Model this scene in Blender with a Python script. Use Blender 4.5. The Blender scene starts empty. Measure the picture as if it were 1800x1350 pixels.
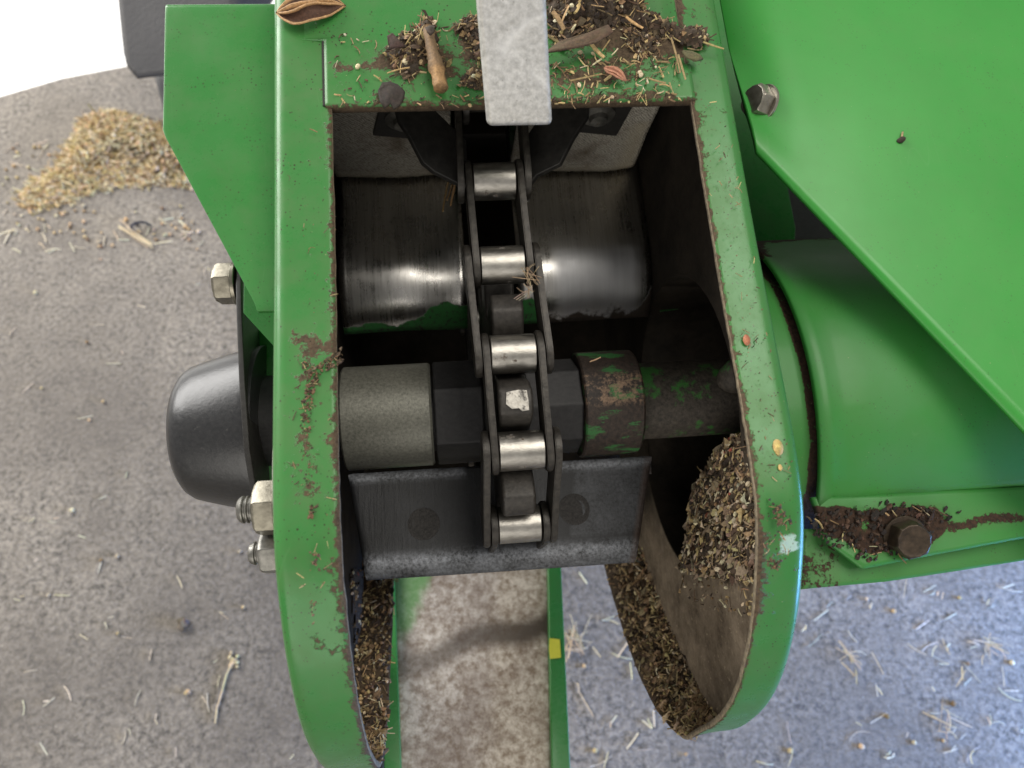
import bpy, bmesh, math, random
import numpy as np
from mathutils import Matrix, Vector, noise

random.seed(7)
sc = bpy.context.scene
col = sc.collection

# ------------------------------------------------------------------ camera
PITCH = math.radians(62.0)
CAM_H = 0.80
cd = bpy.data.cameras.new('camera')
cam = bpy.data.objects.new('camera', cd)
col.objects.link(cam)
cam.location = (0, 0, CAM_H)
cam.rotation_euler = (math.radians(90) - PITCH, 0, 0)
cd.sensor_width = 36.0
cd.lens = 26.0
cd.clip_start = 0.02
cd.clip_end = 200.0
cd.dof.use_dof = True
cd.dof.focus_distance = 0.325
cd.dof.aperture_fstop = 11.0
sc.camera = cam

# ------------------------------------------------------------------ light
w = bpy.data.worlds.new('World')
sc.world = w
w.use_nodes = True
wn = w.node_tree
bg = wn.nodes['Background']
bg.inputs[0].default_value = (1.0, 0.97, 0.93, 1)
bg.inputs[1].default_value = 0.42


def area(name, loc, target, size, energy, color):
    d = bpy.data.lights.new(name, 'AREA')
    d.shape = 'RECTANGLE'
    d.size, d.size_y = size
    d.energy = energy
    d.color = color
    o = bpy.data.objects.new(name, d)
    col.objects.link(o)
    o.location = loc
    v = Vector(target) - Vector(loc)
    o.rotation_euler = v.to_track_quat('-Z', 'Y').to_euler()
    return o


area('doorway_light', (-2.0, 1.7, 1.6), (-0.1, 0.3, 0.3), (2.2, 1.6), 125, (1.0, 0.98, 0.95))
area('overhead_light', (0.9, 0.3, 2.8), (0.1, 0.2, 0.4), (1.6, 1.2), 42, (1.0, 0.95, 0.86))
area('yard_skylight', (1.05, -0.05, 0.26), (0.50, 0.20, 0.0), (0.7, 0.28), 25, (0.16, 0.40, 1.0))
area('front_fill_light', (-0.5, -1.7, 0.95), (0.0, 0.1, 0.45), (1.6, 1.2), 16, (1.0, 0.95, 0.87))  # unseen lamp behind the camera, added to brighten the inside of the housing

sc.view_settings.view_transform = 'Standard'
sc.view_settings.look = 'None'
sc.view_settings.exposure = 0.0
sc.view_settings.gamma = 1.0
sc.view_settings.use_curve_mapping = False

# ------------------------------------------------------------------ machine frame
# origin = centre of the sprocket shaft; x along the shaft, y up the conveyor, z out of the open front (mm)
F = 1300.0
ax = np.array([.993, .0565, -.0969]); ay = np.array([-.0787, .965, -.2497])
ax /= np.linalg.norm(ax); ay -= ax * (ax @ ay); ay /= np.linalg.norm(ay); az = np.cross(ax, ay)
RM = np.stack([ax, ay, az], 1)
D0 = 380.0
TM = np.array([(882 - 900) / F * D0, -(720 - 675) / F * D0, -D0])
sp, cp = math.sin(PITCH), math.cos(PITCH)
CW = np.array([[1, 0, 0], [0, sp, -cp], [0, cp, sp]])
rw = CW @ RM
tw = CW @ TM / 1000 + np.array([0, 0, CAM_H])
M = Matrix([[*rw[0], tw[0]], [*rw[1], tw[1]], [*rw[2], tw[2]], [0, 0, 0, 1]])
EYE = -RM.T @ TM
UPM = Vector(RM.T @ np.array([0, cp, sp]))   # world up in the machine frame


def ray(px, py):
    return RM.T @ np.array([(px - 900) / F, -(py - 675) / F, -1.0])


def at(px, py, a, v):
    """photo point -> machine point (mm) on the plane axis a = v"""
    d = ray(px, py)
    return Vector(EYE + d * ((v - EYE[a]) / d[a]))


def atp(px, py, p0, n):
    d = ray(px, py)
    n = np.array(n)
    return Vector(EYE + d * (((np.array(p0) - EYE) @ n) / (d @ n)))


def ground_at(px, py, z=0.0):
    d = CW @ np.array([(px - 900) / F, -(py - 675) / F, -1.0])
    k = (z - CAM_H) / d[2]
    return Vector((d[0] * k, d[1] * k, z))


# ------------------------------------------------------------------ materials
def sock(n, *names):
    for s in names:
        if s in n.inputs:
            return n.inputs[s]


class Mat:
    def __init__(self, name):
        self.m = bpy.data.materials.new(name)
        self.m.use_nodes = True
        self.t = self.m.node_tree
        self.b = self.t.nodes['Principled BSDF']
        self._co = None

    def node(self, typ, **kw):
        n = self.t.nodes.new(typ)
        for k, v in kw.items():
            setattr(n, k, v)
        return n

    def link(self, a, b):
        self.t.links.new(a, b)

    def co(self):
        if self._co is None:
            self._co = self.node('ShaderNodeTexCoord').outputs['Object']
        return self._co

    def scaled(self, s):
        mp = self.node('ShaderNodeMapping')
        mp.inputs['Scale'].default_value = s
        self.link(self.co(), mp.inputs[0])
        return mp.outputs[0]

    def noise(self, scale, detail=6, rough=0.6, vec=None, dist=0.0):
        n = self.node('ShaderNodeTexNoise')
        n.inputs['Scale'].default_value = scale
        n.inputs['Detail'].default_value = detail
        n.inputs['Roughness'].default_value = rough
        n.inputs['Distortion'].default_value = dist
        self.link(vec or self.co(), n.inputs['Vector'])
        return n.outputs['Fac']

    def voro(self, scale, out='Distance', vec=None, feature='F1'):
        n = self.node('ShaderNodeTexVoronoi', feature=feature)
        n.inputs['Scale'].default_value = scale
        self.link(vec or self.co(), n.inputs['Vector'])
        return n.outputs[out]

    def ramp(self, fac, stops):
        r = self.node('ShaderNodeValToRGB')
        e = r.color_ramp.elements
        while len(e) < len(stops):
            e.new(0.5)
        for el, (p, c) in zip(e, stops):
            el.position = p
            el.color = (*c, 1) if hasattr(c, '__len__') else (c, c, c, 1)
        self.link(fac, r.inputs[0])
        return r.outputs[0]

    def math(self, op, a, b=None, c=None, clamp=False):
        n = self.node('ShaderNodeMath', operation=op, use_clamp=clamp)
        for i, v in enumerate((a, b, c)):
            if v is None:
                continue
            if isinstance(v, (int, float)):
                n.inputs[i].default_value = v
            else:
                self.link(v, n.inputs[i])
        return n.outputs[0]

    def mix(self, fac, a, b):
        n = self.node('ShaderNodeMix', data_type='RGBA')
        for s, v in ((n.inputs[0], fac), (n.inputs[6], a), (n.inputs[7], b)):
            if isinstance(v, (int, float)):
                s.default_value = v if s.type == 'VALUE' else (v, v, v, 1)
            elif isinstance(v, tuple):
                s.default_value = (*v, 1)
            else:
                self.link(v, s)
        return n.outputs[2]

    def attr(self, name, out='Fac'):
        n = self.node('ShaderNodeAttribute', attribute_name=name)
        return n.outputs[out]

    def bump(self, h, strength=0.3, dist=0.001):
        n = self.node('ShaderNodeBump')
        n.inputs['Strength'].default_value = strength
        n.inputs['Distance'].default_value = dist
        self.link(h, n.inputs['Height'])
        self.link(n.outputs[0], self.b.inputs['Normal'])

    def set(self, **kw):
        names = dict(color='Base Color', rough='Roughness', metal='Metallic', coat='Coat Weight',
                     coat_rough='Coat Roughness', spec='Specular IOR Level')
        for k, v in kw.items():
            s = self.b.inputs[names[k]]
            if isinstance(v, (int, float)):
                s.default_value = v
            elif isinstance(v, tuple):
                s.default_value = (*v, 1)
            else:
                self.link(v, s)
        return self


GREEN = (0.028, 0.178, 0.034)
GREEN2 = (0.050, 0.200, 0.054)
DIRT = (0.050, 0.034, 0.022)


def green_paint(name, green=GREEN, green2=GREEN2, thr=0.66, dust=0.35, rough=0.25, mscale=190, dirtcol=DIRT, dirtcol2=(0.13, 0.092, 0.055)):
    """enamel with dust film, mud specks and, where the vertex attribute 'dirt' is high, caked mud"""
    q = Mat(name)
    big = q.noise(22, 5, 0.6)
    fine = q.noise(700, 6, 0.7)
    mid = q.noise(mscale, 8, 0.72)
    spots = q.voro(330)
    d = q.attr('dirt')
    base = q.mix(q.ramp(big, [(0.3, 0.0), (0.75, 1.0)]), green, green2)
    # thin dust film
    film = q.math('MULTIPLY', q.ramp(q.noise(60, 7, 0.7), [(0.40, 0.0), (0.80, 1.0)]), dust)
    film = q.math('ADD', film, q.math('MULTIPLY', d, 0.35), clamp=True)
    base = q.mix(film, base, (0.080, 0.135, 0.042))
    # mud: noise pushed by the attribute
    s = q.math('ADD', q.math('MULTIPLY', d, 0.34), q.math('ADD', q.math('MULTIPLY', mid, 0.72), q.math('MULTIPLY', fine, 0.28)))
    mask = q.ramp(s, [(thr, 0.0), (thr + 0.035, 1.0)])
    mud = q.mix(q.ramp(fine, [(0.35, 0.0), (0.7, 1.0)]), dirtcol, dirtcol2)
    c = q.mix(mask, base, mud)
    # light specks
    sp_ = q.ramp(q.math('ADD', spots, q.math('MULTIPLY', q.noise(160, 3), 0.28)), [(0.145, 1.0), (0.175, 0.0)])
    c = q.mix(q.math('MULTIPLY', sp_, 0.55), c, (0.30, 0.30, 0.16))
    dk = q.ramp(q.math('ADD', q.voro(520), q.math('MULTIPLY', q.noise(70, 4), 0.60)), [(0.385, 1.0), (0.43, 0.0)])
    c = q.mix(q.math('MULTIPLY', dk, q.math('MULTIPLY', dust, 2.2, clamp=True)), c, (0.035, 0.028, 0.016))
    hl = q.math('ABSOLUTE', q.math('SUBTRACT', q.noise(1, 1, 0.3, q.scaled((70, 6, 20))), 0.5))
    hs = q.math('MULTIPLY', q.ramp(hl, [(0.0, 1.0), (0.004, 0.0)]), q.ramp(q.noise(30, 3), [(0.55, 0.0), (0.62, 0.45)]))
    c = q.mix(q.math('MULTIPLY', hs, 0.35), c, (0.12, 0.30, 0.11))
    # pale patch where the attribute says so
    scr = q.attr('patch_mask')
    sm = q.ramp(q.math('ADD', q.math('MULTIPLY', scr, 0.42), q.math('MULTIPLY', mid, 0.85)), [(0.70, 0.0), (0.78, 0.8)])
    c = q.mix(sm, c, (0.45, 0.62, 0.58))
    q.set(color=c, spec=0.35, coat=q.math('MULTIPLY', q.math('SUBTRACT', 1.0, mask), 0.08), coat_rough=0.12, rough=q.mix(mask, q.math('ADD', q.math('MULTIPLY', film, 0.5), rough), 0.92))
    q.bump(q.math('ADD', q.math('MULTIPLY', mask, fine), q.math('MULTIPLY', q.noise(150, 2), 0.05)), 0.5, 0.0012)
    return q.m


MAT = {}
MAT['green'] = green_paint('green enamel dusty', thr=0.695, dust=0.32)
MAT['green_flange'] = green_paint('green enamel muddy', thr=0.662, dust=0.50)
MAT['green_panel'] = green_paint('green enamel clean', green=(0.030, 0.240, 0.034), green2=(0.040, 0.268, 0.042), thr=0.90, dust=0.16, rough=0.34)
MAT['green_tube'] = green_paint('green enamel rusting', green=(0.024, 0.200, 0.024), thr=0.74, dust=0.16, rough=0.46, mscale=75,
                                dirtcol=(0.022, 0.014, 0.010), dirtcol2=(0.075, 0.040, 0.024))

q = Mat('soiled steel wall')
n1, n2 = q.noise(34, 9, 0.78), q.noise(420, 5, 0.7)
s = q.attr('dirt')
c = q.mix(q.ramp(n1, [(0.35, 0.0), (0.7, 1.0)]), (0.008, 0.007, 0.0055), (0.034, 0.027, 0.020))
c = q.mix(s, c, q.mix(q.ramp(n1, [(0.35, 0.0), (0.65, 1.0)]), (0.105, 0.078, 0.053), (0.36, 0.285, 0.205)))
c = q.mix(q.math('MULTIPLY', s, q.ramp(n2, [(0.60, 0.0), (0.70, 1.0)])), c, (0.42, 0.34, 0.23))
q.set(color=c, rough=0.80, spec=0.15)
q.bump(n2, 0.35, 0.0008)
MAT['wall_inner'] = q.m

q = Mat('polished divider steel')
n1 = q.noise(1.0, 6, 0.65, q.scaled((900, 30, 30)))
n2 = q.noise(70, 8, 0.7)
n3 = q.noise(420, 5, 0.7)
d = q.attr('dirt')      # 1 towards the lower, unworn edge
g = q.attr('patch_mask')    # 1 where the green paint is left
edge = q.ramp(q.math('ADD', d, q.math('MULTIPLY', n2, 0.55)), [(0.80, 0.0), (0.86, 1.0)])
rust = q.mix(n3, (0.012, 0.009, 0.007), (0.075, 0.055, 0.04))
steel = q.mix(q.ramp(n1, [(0.3, 0.0), (0.7, 1.0)]), (0.42, 0.405, 0.38), (0.64, 0.625, 0.60))
steel = q.mix(q.ramp(n2, [(0.62, 0.0), (0.72, 0.7)]), steel, (0.10, 0.09, 0.075))
paint = q.mix(q.ramp(n3, [(0.52, 0.0), (0.62, 1.0)]), (0.018, 0.125, 0.024), (0.020, 0.022, 0.014))
gm = q.ramp(q.math('ADD', g, q.math('MULTIPLY', n2, 0.5)), [(0.80, 0.0), (0.84, 1.0)])
mt_ = q.attr('matte')
steel = q.mix(mt_, steel, q.mix(n1, (0.50, 0.50, 0.51), (0.72, 0.72, 0.73)))
c = q.mix(edge, steel, rust)
c = q.mix(gm, c, paint)
bad = q.math('MAXIMUM', edge, gm)
q.set(color=c, metal=q.math('SUBTRACT', 1.0, bad, clamp=True),
      rough=q.mix(bad, q.math('ADD', q.math('MULTIPLY', n1, 0.20), q.math('ADD', q.math('MULTIPLY', mt_, 0.22), q.math('ADD', q.math('MULTIPLY', n2, 0.30), 0.04))), 0.75))
q.bump(q.math('ADD', n1, q.math('MULTIPLY', n3, 0.6)), 0.10, 0.0004)
MAT['divider'] = q.m


def metal(name, c1, c2, rough, metalness=1.0, scale=300, spot=None, stretch=None, bumpd=0.0004, bumps=0.3, spot_thr=0.62):
    q = Mat(name)
    v = q.scaled(stretch) if stretch else None
    a = q.noise(scale, 6, 0.65, v)
    b = q.noise(scale * 0.22, 7, 0.7)
    c = q.mix(q.ramp(a, [(0.3, 0.0), (0.7, 1.0)]), c1, c2)
    r = q.math('ADD', q.math('MULTIPLY', a, 0.15), rough - 0.07)
    mt = metalness
    if spot:
        k = q.ramp(q.math('ADD', q.math('MULTIPLY', b, 0.7), q.math('MULTIPLY', a, 0.3)), [(spot_thr, 0.0), (spot_thr + 0.06, 1.0)])
        c = q.mix(k, c, spot)
        r = q.mix(k, r, 0.8)
        mt = q.math('MULTIPLY', q.math('SUBTRACT', 1.0, k), metalness)
    q.set(color=c, rough=r, metal=mt)
    q.bump(a, bumps, bumpd)
    return q.m


MAT['roller'] = metal('worn roller steel', (0.27, 0.257, 0.232), (0.45, 0.43, 0.395), 0.36, 1.0, 420, (0.075, 0.055, 0.04), (0.5, 1, 1), spot_thr=0.595)
MAT['link'] = metal('oily chain steel', (0.017, 0.015, 0.013), (0.055, 0.049, 0.041), 0.42, 0.35, 500, (0.020, 0.016, 0.012), bumps=0.6)
MAT['tooth'] = metal('cast sprocket iron', (0.020, 0.018, 0.016), (0.055, 0.049, 0.043), 0.50, 0.3, 380, bumps=0.7)
MAT['tooth_worn'] = metal('bright worn iron', (0.26, 0.245, 0.22), (0.50, 0.48, 0.44), 0.40, 1.0, 400, (0.05, 0.045, 0.04), spot_thr=0.54)
MAT['hub'] = metal('black greasy hub', (0.011, 0.011, 0.012), (0.030, 0.029, 0.030), 0.60, 0.1, 350, bumps=0.5)
MAT['bushing'] = metal('grey speckled bushing', (0.10, 0.101, 0.084), (0.22, 0.217, 0.182), 0.42, 0.35, 700, (0.025, 0.020, 0.016), bumps=0.3, bumpd=0.0004, spot_thr=0.60)
MAT['zinc'] = metal('yellow zinc plated steel', (0.15, 0.138, 0.108), (0.32, 0.298, 0.24), 0.36, 0.9, 300, (0.07, 0.055, 0.035), spot_thr=0.57)
MAT['zinc_grey'] = metal('dull zinc steel', (0.14, 0.138, 0.125), (0.29, 0.28, 0.255), 0.42, 0.85, 300, (0.07, 0.06, 0.045), spot_thr=0.58)
MAT['rusty_bolt'] = metal('greasy brown bolt steel', (0.030, 0.022, 0.015), (0.085, 0.060, 0.040), 0.42, 0.5, 260)
MAT['plate_black'] = metal('blackened bracket steel', (0.014, 0.013, 0.012), (0.032, 0.030, 0.027), 0.52, 0.25, 300, bumps=0.4)
MAT['cap'] = metal('satin black plastic', (0.014, 0.0145, 0.016), (0.026, 0.026, 0.027), 0.30, 0.0, 500, (0.05, 0.048, 0.044), bumps=0.25, spot_thr=0.60)
MAT['aluminium'] = metal('brushed aluminium bar', (0.40, 0.395, 0.375), (0.60, 0.59, 0.56), 0.50, 0.30, 480, (0.36, 0.35, 0.325), bumps=0.25)
q = Mat('scratched aluminium bar')
a, b, f_ = q.noise(480, 6, 0.7), q.noise(45, 6, 0.65), q.noise(1200, 4, 0.7)
c = q.mix(q.ramp(a, [(0.34, 0.0), (0.66, 1.0)]), (0.37, 0.363, 0.34), (0.62, 0.608, 0.575))
c = q.mix(q.ramp(b, [(0.46, 0.0), (0.72, 0.22)]), c, (0.33, 0.315, 0.285))
ln = q.math('ABSOLUTE', q.math('SUBTRACT', q.noise(14, 1, 0.4), 0.5))
ln2 = q.math('ABSOLUTE', q.math('SUBTRACT', q.noise(1, 1, 0.4, q.scaled((9, 60, 20))), 0.47))
sm = q.math('MAXIMUM', q.ramp(ln, [(0.0, 1.0), (0.006, 0.0)]), q.ramp(ln2, [(0.0, 0.8), (0.005, 0.0)]))
c = q.mix(q.math('MULTIPLY', sm, q.ramp(b, [(0.45, 0.0), (0.55, 0.45)])), c, (0.78, 0.77, 0.74))
pit = q.ramp(q.voro(260), [(0.05, 1.0), (0.10, 0.0)])
c = q.mix(q.math('MULTIPLY', pit, 0.5), c, (0.16, 0.15, 0.13))
q.set(color=c, rough=q.math('ADD', q.math('MULTIPLY', a, 0.25), 0.35), metal=0.35)
q.bump(q.math('ADD', a, q.math('MULTIPLY', sm, -.6)), 0.25, 0.0004)
MAT['aluminium'] = q.m
MAT['galv_edge'] = metal('bare plate edge', (0.32, 0.31, 0.27), (0.55, 0.53, 0.48), 0.5, 0.6, 300, (0.12, 0.10, 0.07))

MAT['sheet_edge'] = metal('grimy sheet edge', (0.085, 0.065, 0.042), (0.32, 0.26, 0.17), 0.85, 0.0, 420, (0.03, 0.022, 0.015), bumps=0.8, spot_thr=0.60)
MAT['bolt_dark'] = metal('dark dirty zinc', (0.22, 0.205, 0.17), (0.42, 0.39, 0.33), 0.32, 0.85, 260, (0.03, 0.026, 0.02), spot_thr=0.60)
# collar: rust, green paint rests, black grease in bands round the shaft
q = Mat('rusted green collar')
a, b, f_ = q.noise(1, 7, 0.7, q.scaled((40, 110, 110))), q.noise(60, 7, 0.7), q.noise(500, 5, 0.7)
c = q.mix(q.ramp(f_, [(0.35, 0.0), (0.7, 1.0)]), (0.016, 0.012, 0.010), (0.060, 0.040, 0.030))
c = q.mix(q.ramp(a, [(0.53, 0.0), (0.57, 1.0)]), c, q.mix(f_, (0.020, 0.090, 0.024), (0.045, 0.20, 0.050)))
c = q.mix(q.math('MULTIPLY', q.attr('dirt'), q.ramp(q.math('ADD', q.math('MULTIPLY', f_, .6), q.math('MULTIPLY', b, .4)), [(0.48, 0.0), (0.60, 1.0)])), c, (0.27, 0.175, 0.11))
q.set(color=c, rough=0.62)
q.bump(f_, 0.6, 0.0006)
MAT['collar'] = q.m
q = Mat('dirty green shaft')
b, f_ = q.noise(48, 8, 0.72), q.noise(420, 6, 0.75)
c = q.mix(q.ramp(f_, [(0.35, 0.0), (0.7, 1.0)]), (0.026, 0.022, 0.018), (0.105, 0.088, 0.068))
c = q.mix(q.ramp(b, [(0.53, 0.0), (0.58, 1.0)]), c, (0.045, 0.19, 0.035))
q.set(color=c, rough=0.6)
q.bump(f_, 0.7, 0.0008)
MAT['shaft'] = q.m

# paddle with fabric weave
q = Mat('fabric reinforced rubber')
wv = q.node('ShaderNodeTexWave', wave_type='BANDS', bands_direction='DIAGONAL')
wv.inputs['Scale'].default_value = 330
wv.inputs['Distortion'].default_value = 7.0
wv.inputs['Detail'].default_value = 3
q.link(q.co(), wv.inputs['Vector'])
f_, b = q.noise(520, 5, 0.7), q.noise(38, 6, 0.65)
h = q.math('ADD', q.math('MULTIPLY', wv.outputs['Fac'], 0.40), q.math('MULTIPLY', f_, 1.25))
c = q.mix(q.ramp(h, [(0.45, 0.0), (1.15, 1.0)]), (0.14, 0.13, 0.108), (0.46, 0.43, 0.365))
c = q.mix(q.ramp(b, [(0.50, 0.0), (0.75, 1.0)]), c, (0.11, 0.080, 0.05))
c = q.mix(q.attr('dirt'), c, (0.42, 0.36, 0.25))
q.set(color=c, rough=0.85)
q.bump(h, 0.8, 0.0009)
MAT['fabric'] = q.m

q = Mat('worn black rubber')
f_, b = q.noise(650, 5, 0.7), q.noise(55, 7, 0.7)
scr = q.noise(1.0, 4, 0.6, q.scaled((700, 60, 60)))
c = q.mix(q.ramp(b, [(0.3, 0.0), (0.75, 1.0)]), (0.0065, 0.0068, 0.0078), (0.021, 0.022, 0.025))
c = q.mix(q.math('MULTIPLY', q.attr('dirt'), q.ramp(q.math('ADD', q.math('MULTIPLY', f_, 0.6), q.math('MULTIPLY', b, 0.5)), [(0.42, 0.0), (0.72, 1.0)])), c, (0.34, 0.36, 0.40))
c = q.mix(q.attr('patch_mask'), c, (0.12, 0.062, 0.032))
q.set(color=c, rough=0.62)
q.bump(q.math('ADD', f_, scr), 0.45, 0.0006)
MAT['rubber'] = q.m

q = Mat('scuffed disc rubber')
f_ = q.noise(700, 6, 0.7)
q.set(color=q.mix(q.ramp(f_, [(0.35, 0.0), (0.7, 1.0)]), (0.010, 0.0095, 0.009), (0.040, 0.036, 0.034)), rough=0.8)
q.bump(f_, 0.7, 0.0008)
MAT['rivet'] = q.m

q = Mat('rusted galvanised door')
b, f_, g_ = q.noise(30, 8, 0.7), q.noise(170, 8, 0.78), q.noise(11, 4, 0.6)
c = q.mix(q.ramp(f_, [(0.40, 0.0), (0.60, 1.0)]), (0.22, 0.168, 0.12), (0.60, 0.545, 0.47))
c = q.mix(q.ramp(b, [(0.46, 0.0), (0.66, 0.65)]), c, (0.135, 0.090, 0.062))
c = q.mix(q.math('MULTIPLY', q.attr('dirt'), q.ramp(f_, [(0.25, 0.85), (0.55, 1.0)])), c, (0.045, 0.032, 0.022))
c = q.mix(q.attr('patch_mask'), c, (0.075, 0.27, 0.060))
q.set(color=c, rough=0.62, metal=0.0)
q.bump(f_, 0.4, 0.0006)
MAT['door'] = q.m


def tinted(name, rough=0.85, bump=0.4):
    q = Mat(name)
    f_ = q.noise(900, 4, 0.7)
    tc = q.node('ShaderNodeAttribute', attribute_name='tint').outputs['Color']
    n = q.node('ShaderNodeMix', data_type='RGBA', blend_type='MULTIPLY')
    n.inputs[0].default_value = 1.0
    q.link(tc, n.inputs[6])
    q.link(q.ramp(f_, [(0.3, 0.60), (0.7, 1.35)]), n.inputs[7])
    q.set(color=n.outputs[2], rough=rough)
    q.bump(f_, bump, 0.0005)
    return q.m


MAT['debris'] = tinted('dry plant debris')
MAT['pod'] = tinted('dry seed husk', 0.7, 0.8)

q = Mat('weathered concrete')
v1 = q.voro(160, 'Color')
f_, b, m_ = q.noise(170, 8, 0.80), q.noise(4.5, 6, 0.65), q.noise(38, 7, 0.7)
c = q.mix(q.ramp(f_, [(0.41, 0.0), (0.59, 1.0)]), (0.046, 0.041, 0.035), (0.325, 0.292, 0.252))
c = q.mix(q.ramp(m_, [(0.40, 0.0), (0.70, 0.55)]), c, (0.30, 0.265, 0.225))
c = q.mix(q.ramp(b, [(0.40, 0.0), (0.62, 0.65)]), c, (0.115, 0.101, 0.088))
pt = q.ramp(q.noise(420, 3, 0.6), [(0.66, 0.0), (0.72, 0.8)])
c = q.mix(pt, c, (0.55, 0.52, 0.47))
q.set(color=c, rough=0.80)
q.bump(q.math('ADD', f_, q.math('MULTIPLY', m_, 0.6)), 0.7, 0.0025)
MAT['ground'] = q.m
q = Mat('concrete apron painted sunlit')
f_ = q.noise(60, 6, 0.7)
q.set(color=q.mix(f_, (0.84, 0.84, 0.83), (0.90, 0.90, 0.89)), rough=0.9)  # outdoor sunlight is put into this near-white concrete colour
MAT['apron'] = q.m
q = Mat('black tyre rubber')
f_ = q.noise(24, 6, 0.7)
q.set(color=q.mix(f_, (0.018, 0.017, 0.018), (0.050, 0.047, 0.046)), rough=0.62)
q.bump(q.noise(240, 4), 0.3, 0.002)
MAT['tyre'] = q.m
q = Mat('yellow paint dab')
q.set(color=q.mix(q.noise(300, 5), (0.50, 0.50, 0.03), (0.70, 0.62, 0.06)), rough=0.5)
MAT['yellow'] = q.m


# ------------------------------------------------------------------ builders
def tag(o, label=None, cat=None, group=None, kind=None):
    for k, v in (('label', label), ('category', cat), ('group', group), ('kind', kind)):
        if v:
            o[k] = v
    return o


def thing(name, base, label, cat, group=None):
    """Empty at the thing's base (machine mm)"""
    o = bpy.data.objects.new(name, None)
    o.empty_display_size = 0.02
    col.objects.link(o)
    o.matrix_world = M @ Matrix.Translation(Vector(base) / 1000)
    o['_b'] = [v / 1000 for v in base]
    return tag(o, label, cat, group)


def put(o, parent):
    """parent an object whose mesh is in machine coordinates"""
    if parent is None:
        o.matrix_world = M
    else:
        o.parent = parent
        if '_b' in parent.keys():
            o.matrix_parent_inverse = Matrix.Translation(-Vector(parent['_b']))
    return o


def mesh(name, verts, faces, mat, parent=None, smooth=False, attrs=None, solid=0.0, bevel=0.0, seg=2, offset=0.0, scale=0.001, machine=True, tint=None):
    me = bpy.data.meshes.new(name)
    me.from_pydata([tuple(c * scale for c in v) for v in verts], [], faces)
    if attrs:
        for k, vals in attrs.items():
            a = me.attributes.new(k, 'FLOAT', 'POINT')
            a.data.foreach_set('value', [float(v) for v in vals])
    if tint:
        a = me.attributes.new('tint', 'FLOAT_COLOR', 'POINT')
        a.data.foreach_set('color', [x for c in tint for x in (c[0], c[1], c[2], 1.0)])
    me.materials.append(MAT[mat])
    bm = bmesh.new(); bm.from_mesh(me)
    if not tint:
        bmesh.ops.recalc_face_normals(bm, faces=bm.faces)
    bm.to_mesh(me); bm.free()
    if smooth:
        me.shade_smooth()
    o = bpy.data.objects.new(name, me)
    col.objects.link(o)
    if machine:
        put(o, parent)
    if solid:
        s_ = o.modifiers.new('thickness', 'SOLIDIFY'); s_.thickness = solid * scale; s_.offset = offset
    if bevel:
        b_ = o.modifiers.new('edges', 'BEVEL'); b_.width = bevel * scale; b_.segments = seg
        b_.limit_method = 'ANGLE'; b_.angle_limit = math.radians(35)
        b_.harden_normals = False
        if smooth is False:
            me.shade_smooth()
            e_ = o.modifiers.new('wn', 'WEIGHTED_NORMAL')
    return o


def prism(name, pts, vec, mat, parent=None, bevel=0.6, **kw):
    pts = [Vector(p) for p in pts]; vec = Vector(vec)
    n = len(pts)
    v = pts + [p + vec for p in pts]
    f = [list(range(n)), list(range(2 * n - 1, n - 1, -1))]
    f += [[i, (i + 1) % n, n + (i + 1) % n, n + i] for i in range(n)]
    return mesh(name, v, f, mat, parent, bevel=bevel, **kw)


def box(name, lo, hi, mat, parent=None, bevel=0.6, **kw):
    (x0, y0, z0), (x1, y1, z1) = lo, hi
    return prism(name, [(x0, y0, z0), (x1, y0, z0), (x1, y1, z0), (x0, y1, z0)], (0, 0, z1 - z0), mat, parent, bevel, **kw)


def frame_of(axis):
    a = Vector(axis).normalized()
    u = a.orthogonal().normalized()
    return a, u, a.cross(u)


def lathe(name, origin, axis, prof, mat, parent=None, n=40, smooth=True, attr_fn=None, sharp=30, **kw):
    a, u, v = frame_of(axis)
    o = Vector(origin)
    V, Fc, at_ = [], [], []
    for (t, r) in prof:
        for k in range(n):
            g = 2 * math.pi * k / n
            p = o + a * t + (u * math.cos(g) + v * math.sin(g)) * r
            V.append(p)
            at_.append(attr_fn(p) if attr_fn else 0.0)
    m = len(prof)
    for i in range(m - 1):
        for k in range(n):
            k2 = (k + 1) % n
            Fc.append([i * n + k, i * n + k2, (i + 1) * n + k2, (i + 1) * n + k])
    Fc.append(list(range(n)))
    Fc.append(list(range((m - 1) * n, m * n)))
    ob = mesh(name, V, Fc, mat, parent, smooth=smooth, attrs={'dirt': at_} if attr_fn else None, **kw)
    if smooth:
        ob.data.set_sharp_from_angle(angle=math.radians(sharp))
    return ob


def grid(name, rows, mat, parent=None, smooth=True, attrs=None, solid=0.0, offset=0.0, bevel=0.0):
    nr, nc = len(rows), len(rows[0])
    V = [p for r in rows for p in r]
    Fc = [[i * nc + j, i * nc + j + 1, (i + 1) * nc + j + 1, (i + 1) * nc + j] for i in range(nr - 1) for j in range(nc - 1)]
    return mesh(name, V, Fc, mat, parent, smooth=smooth, attrs=attrs, solid=solid, offset=offset, bevel=bevel)


def catmull(pts, k=6):
    P = [np.array(p, float) for p in pts]
    P = [2 * P[0] - P[1]] + P + [2 * P[-1] - P[-2]]
    out = []
    for i in range(1, len(P) - 2):
        for s_ in range(k):
            t = s_ / k
            a, b, c, d = P[i - 1], P[i], P[i + 1], P[i + 2]
            out.append(0.5 * (2 * b + (c - a) * t + (2 * a - 5 * b + 4 * c - d) * t * t + (3 * b - a - 3 * c + d) * t ** 3))
    out.append(P[-2])
    return out


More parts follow.
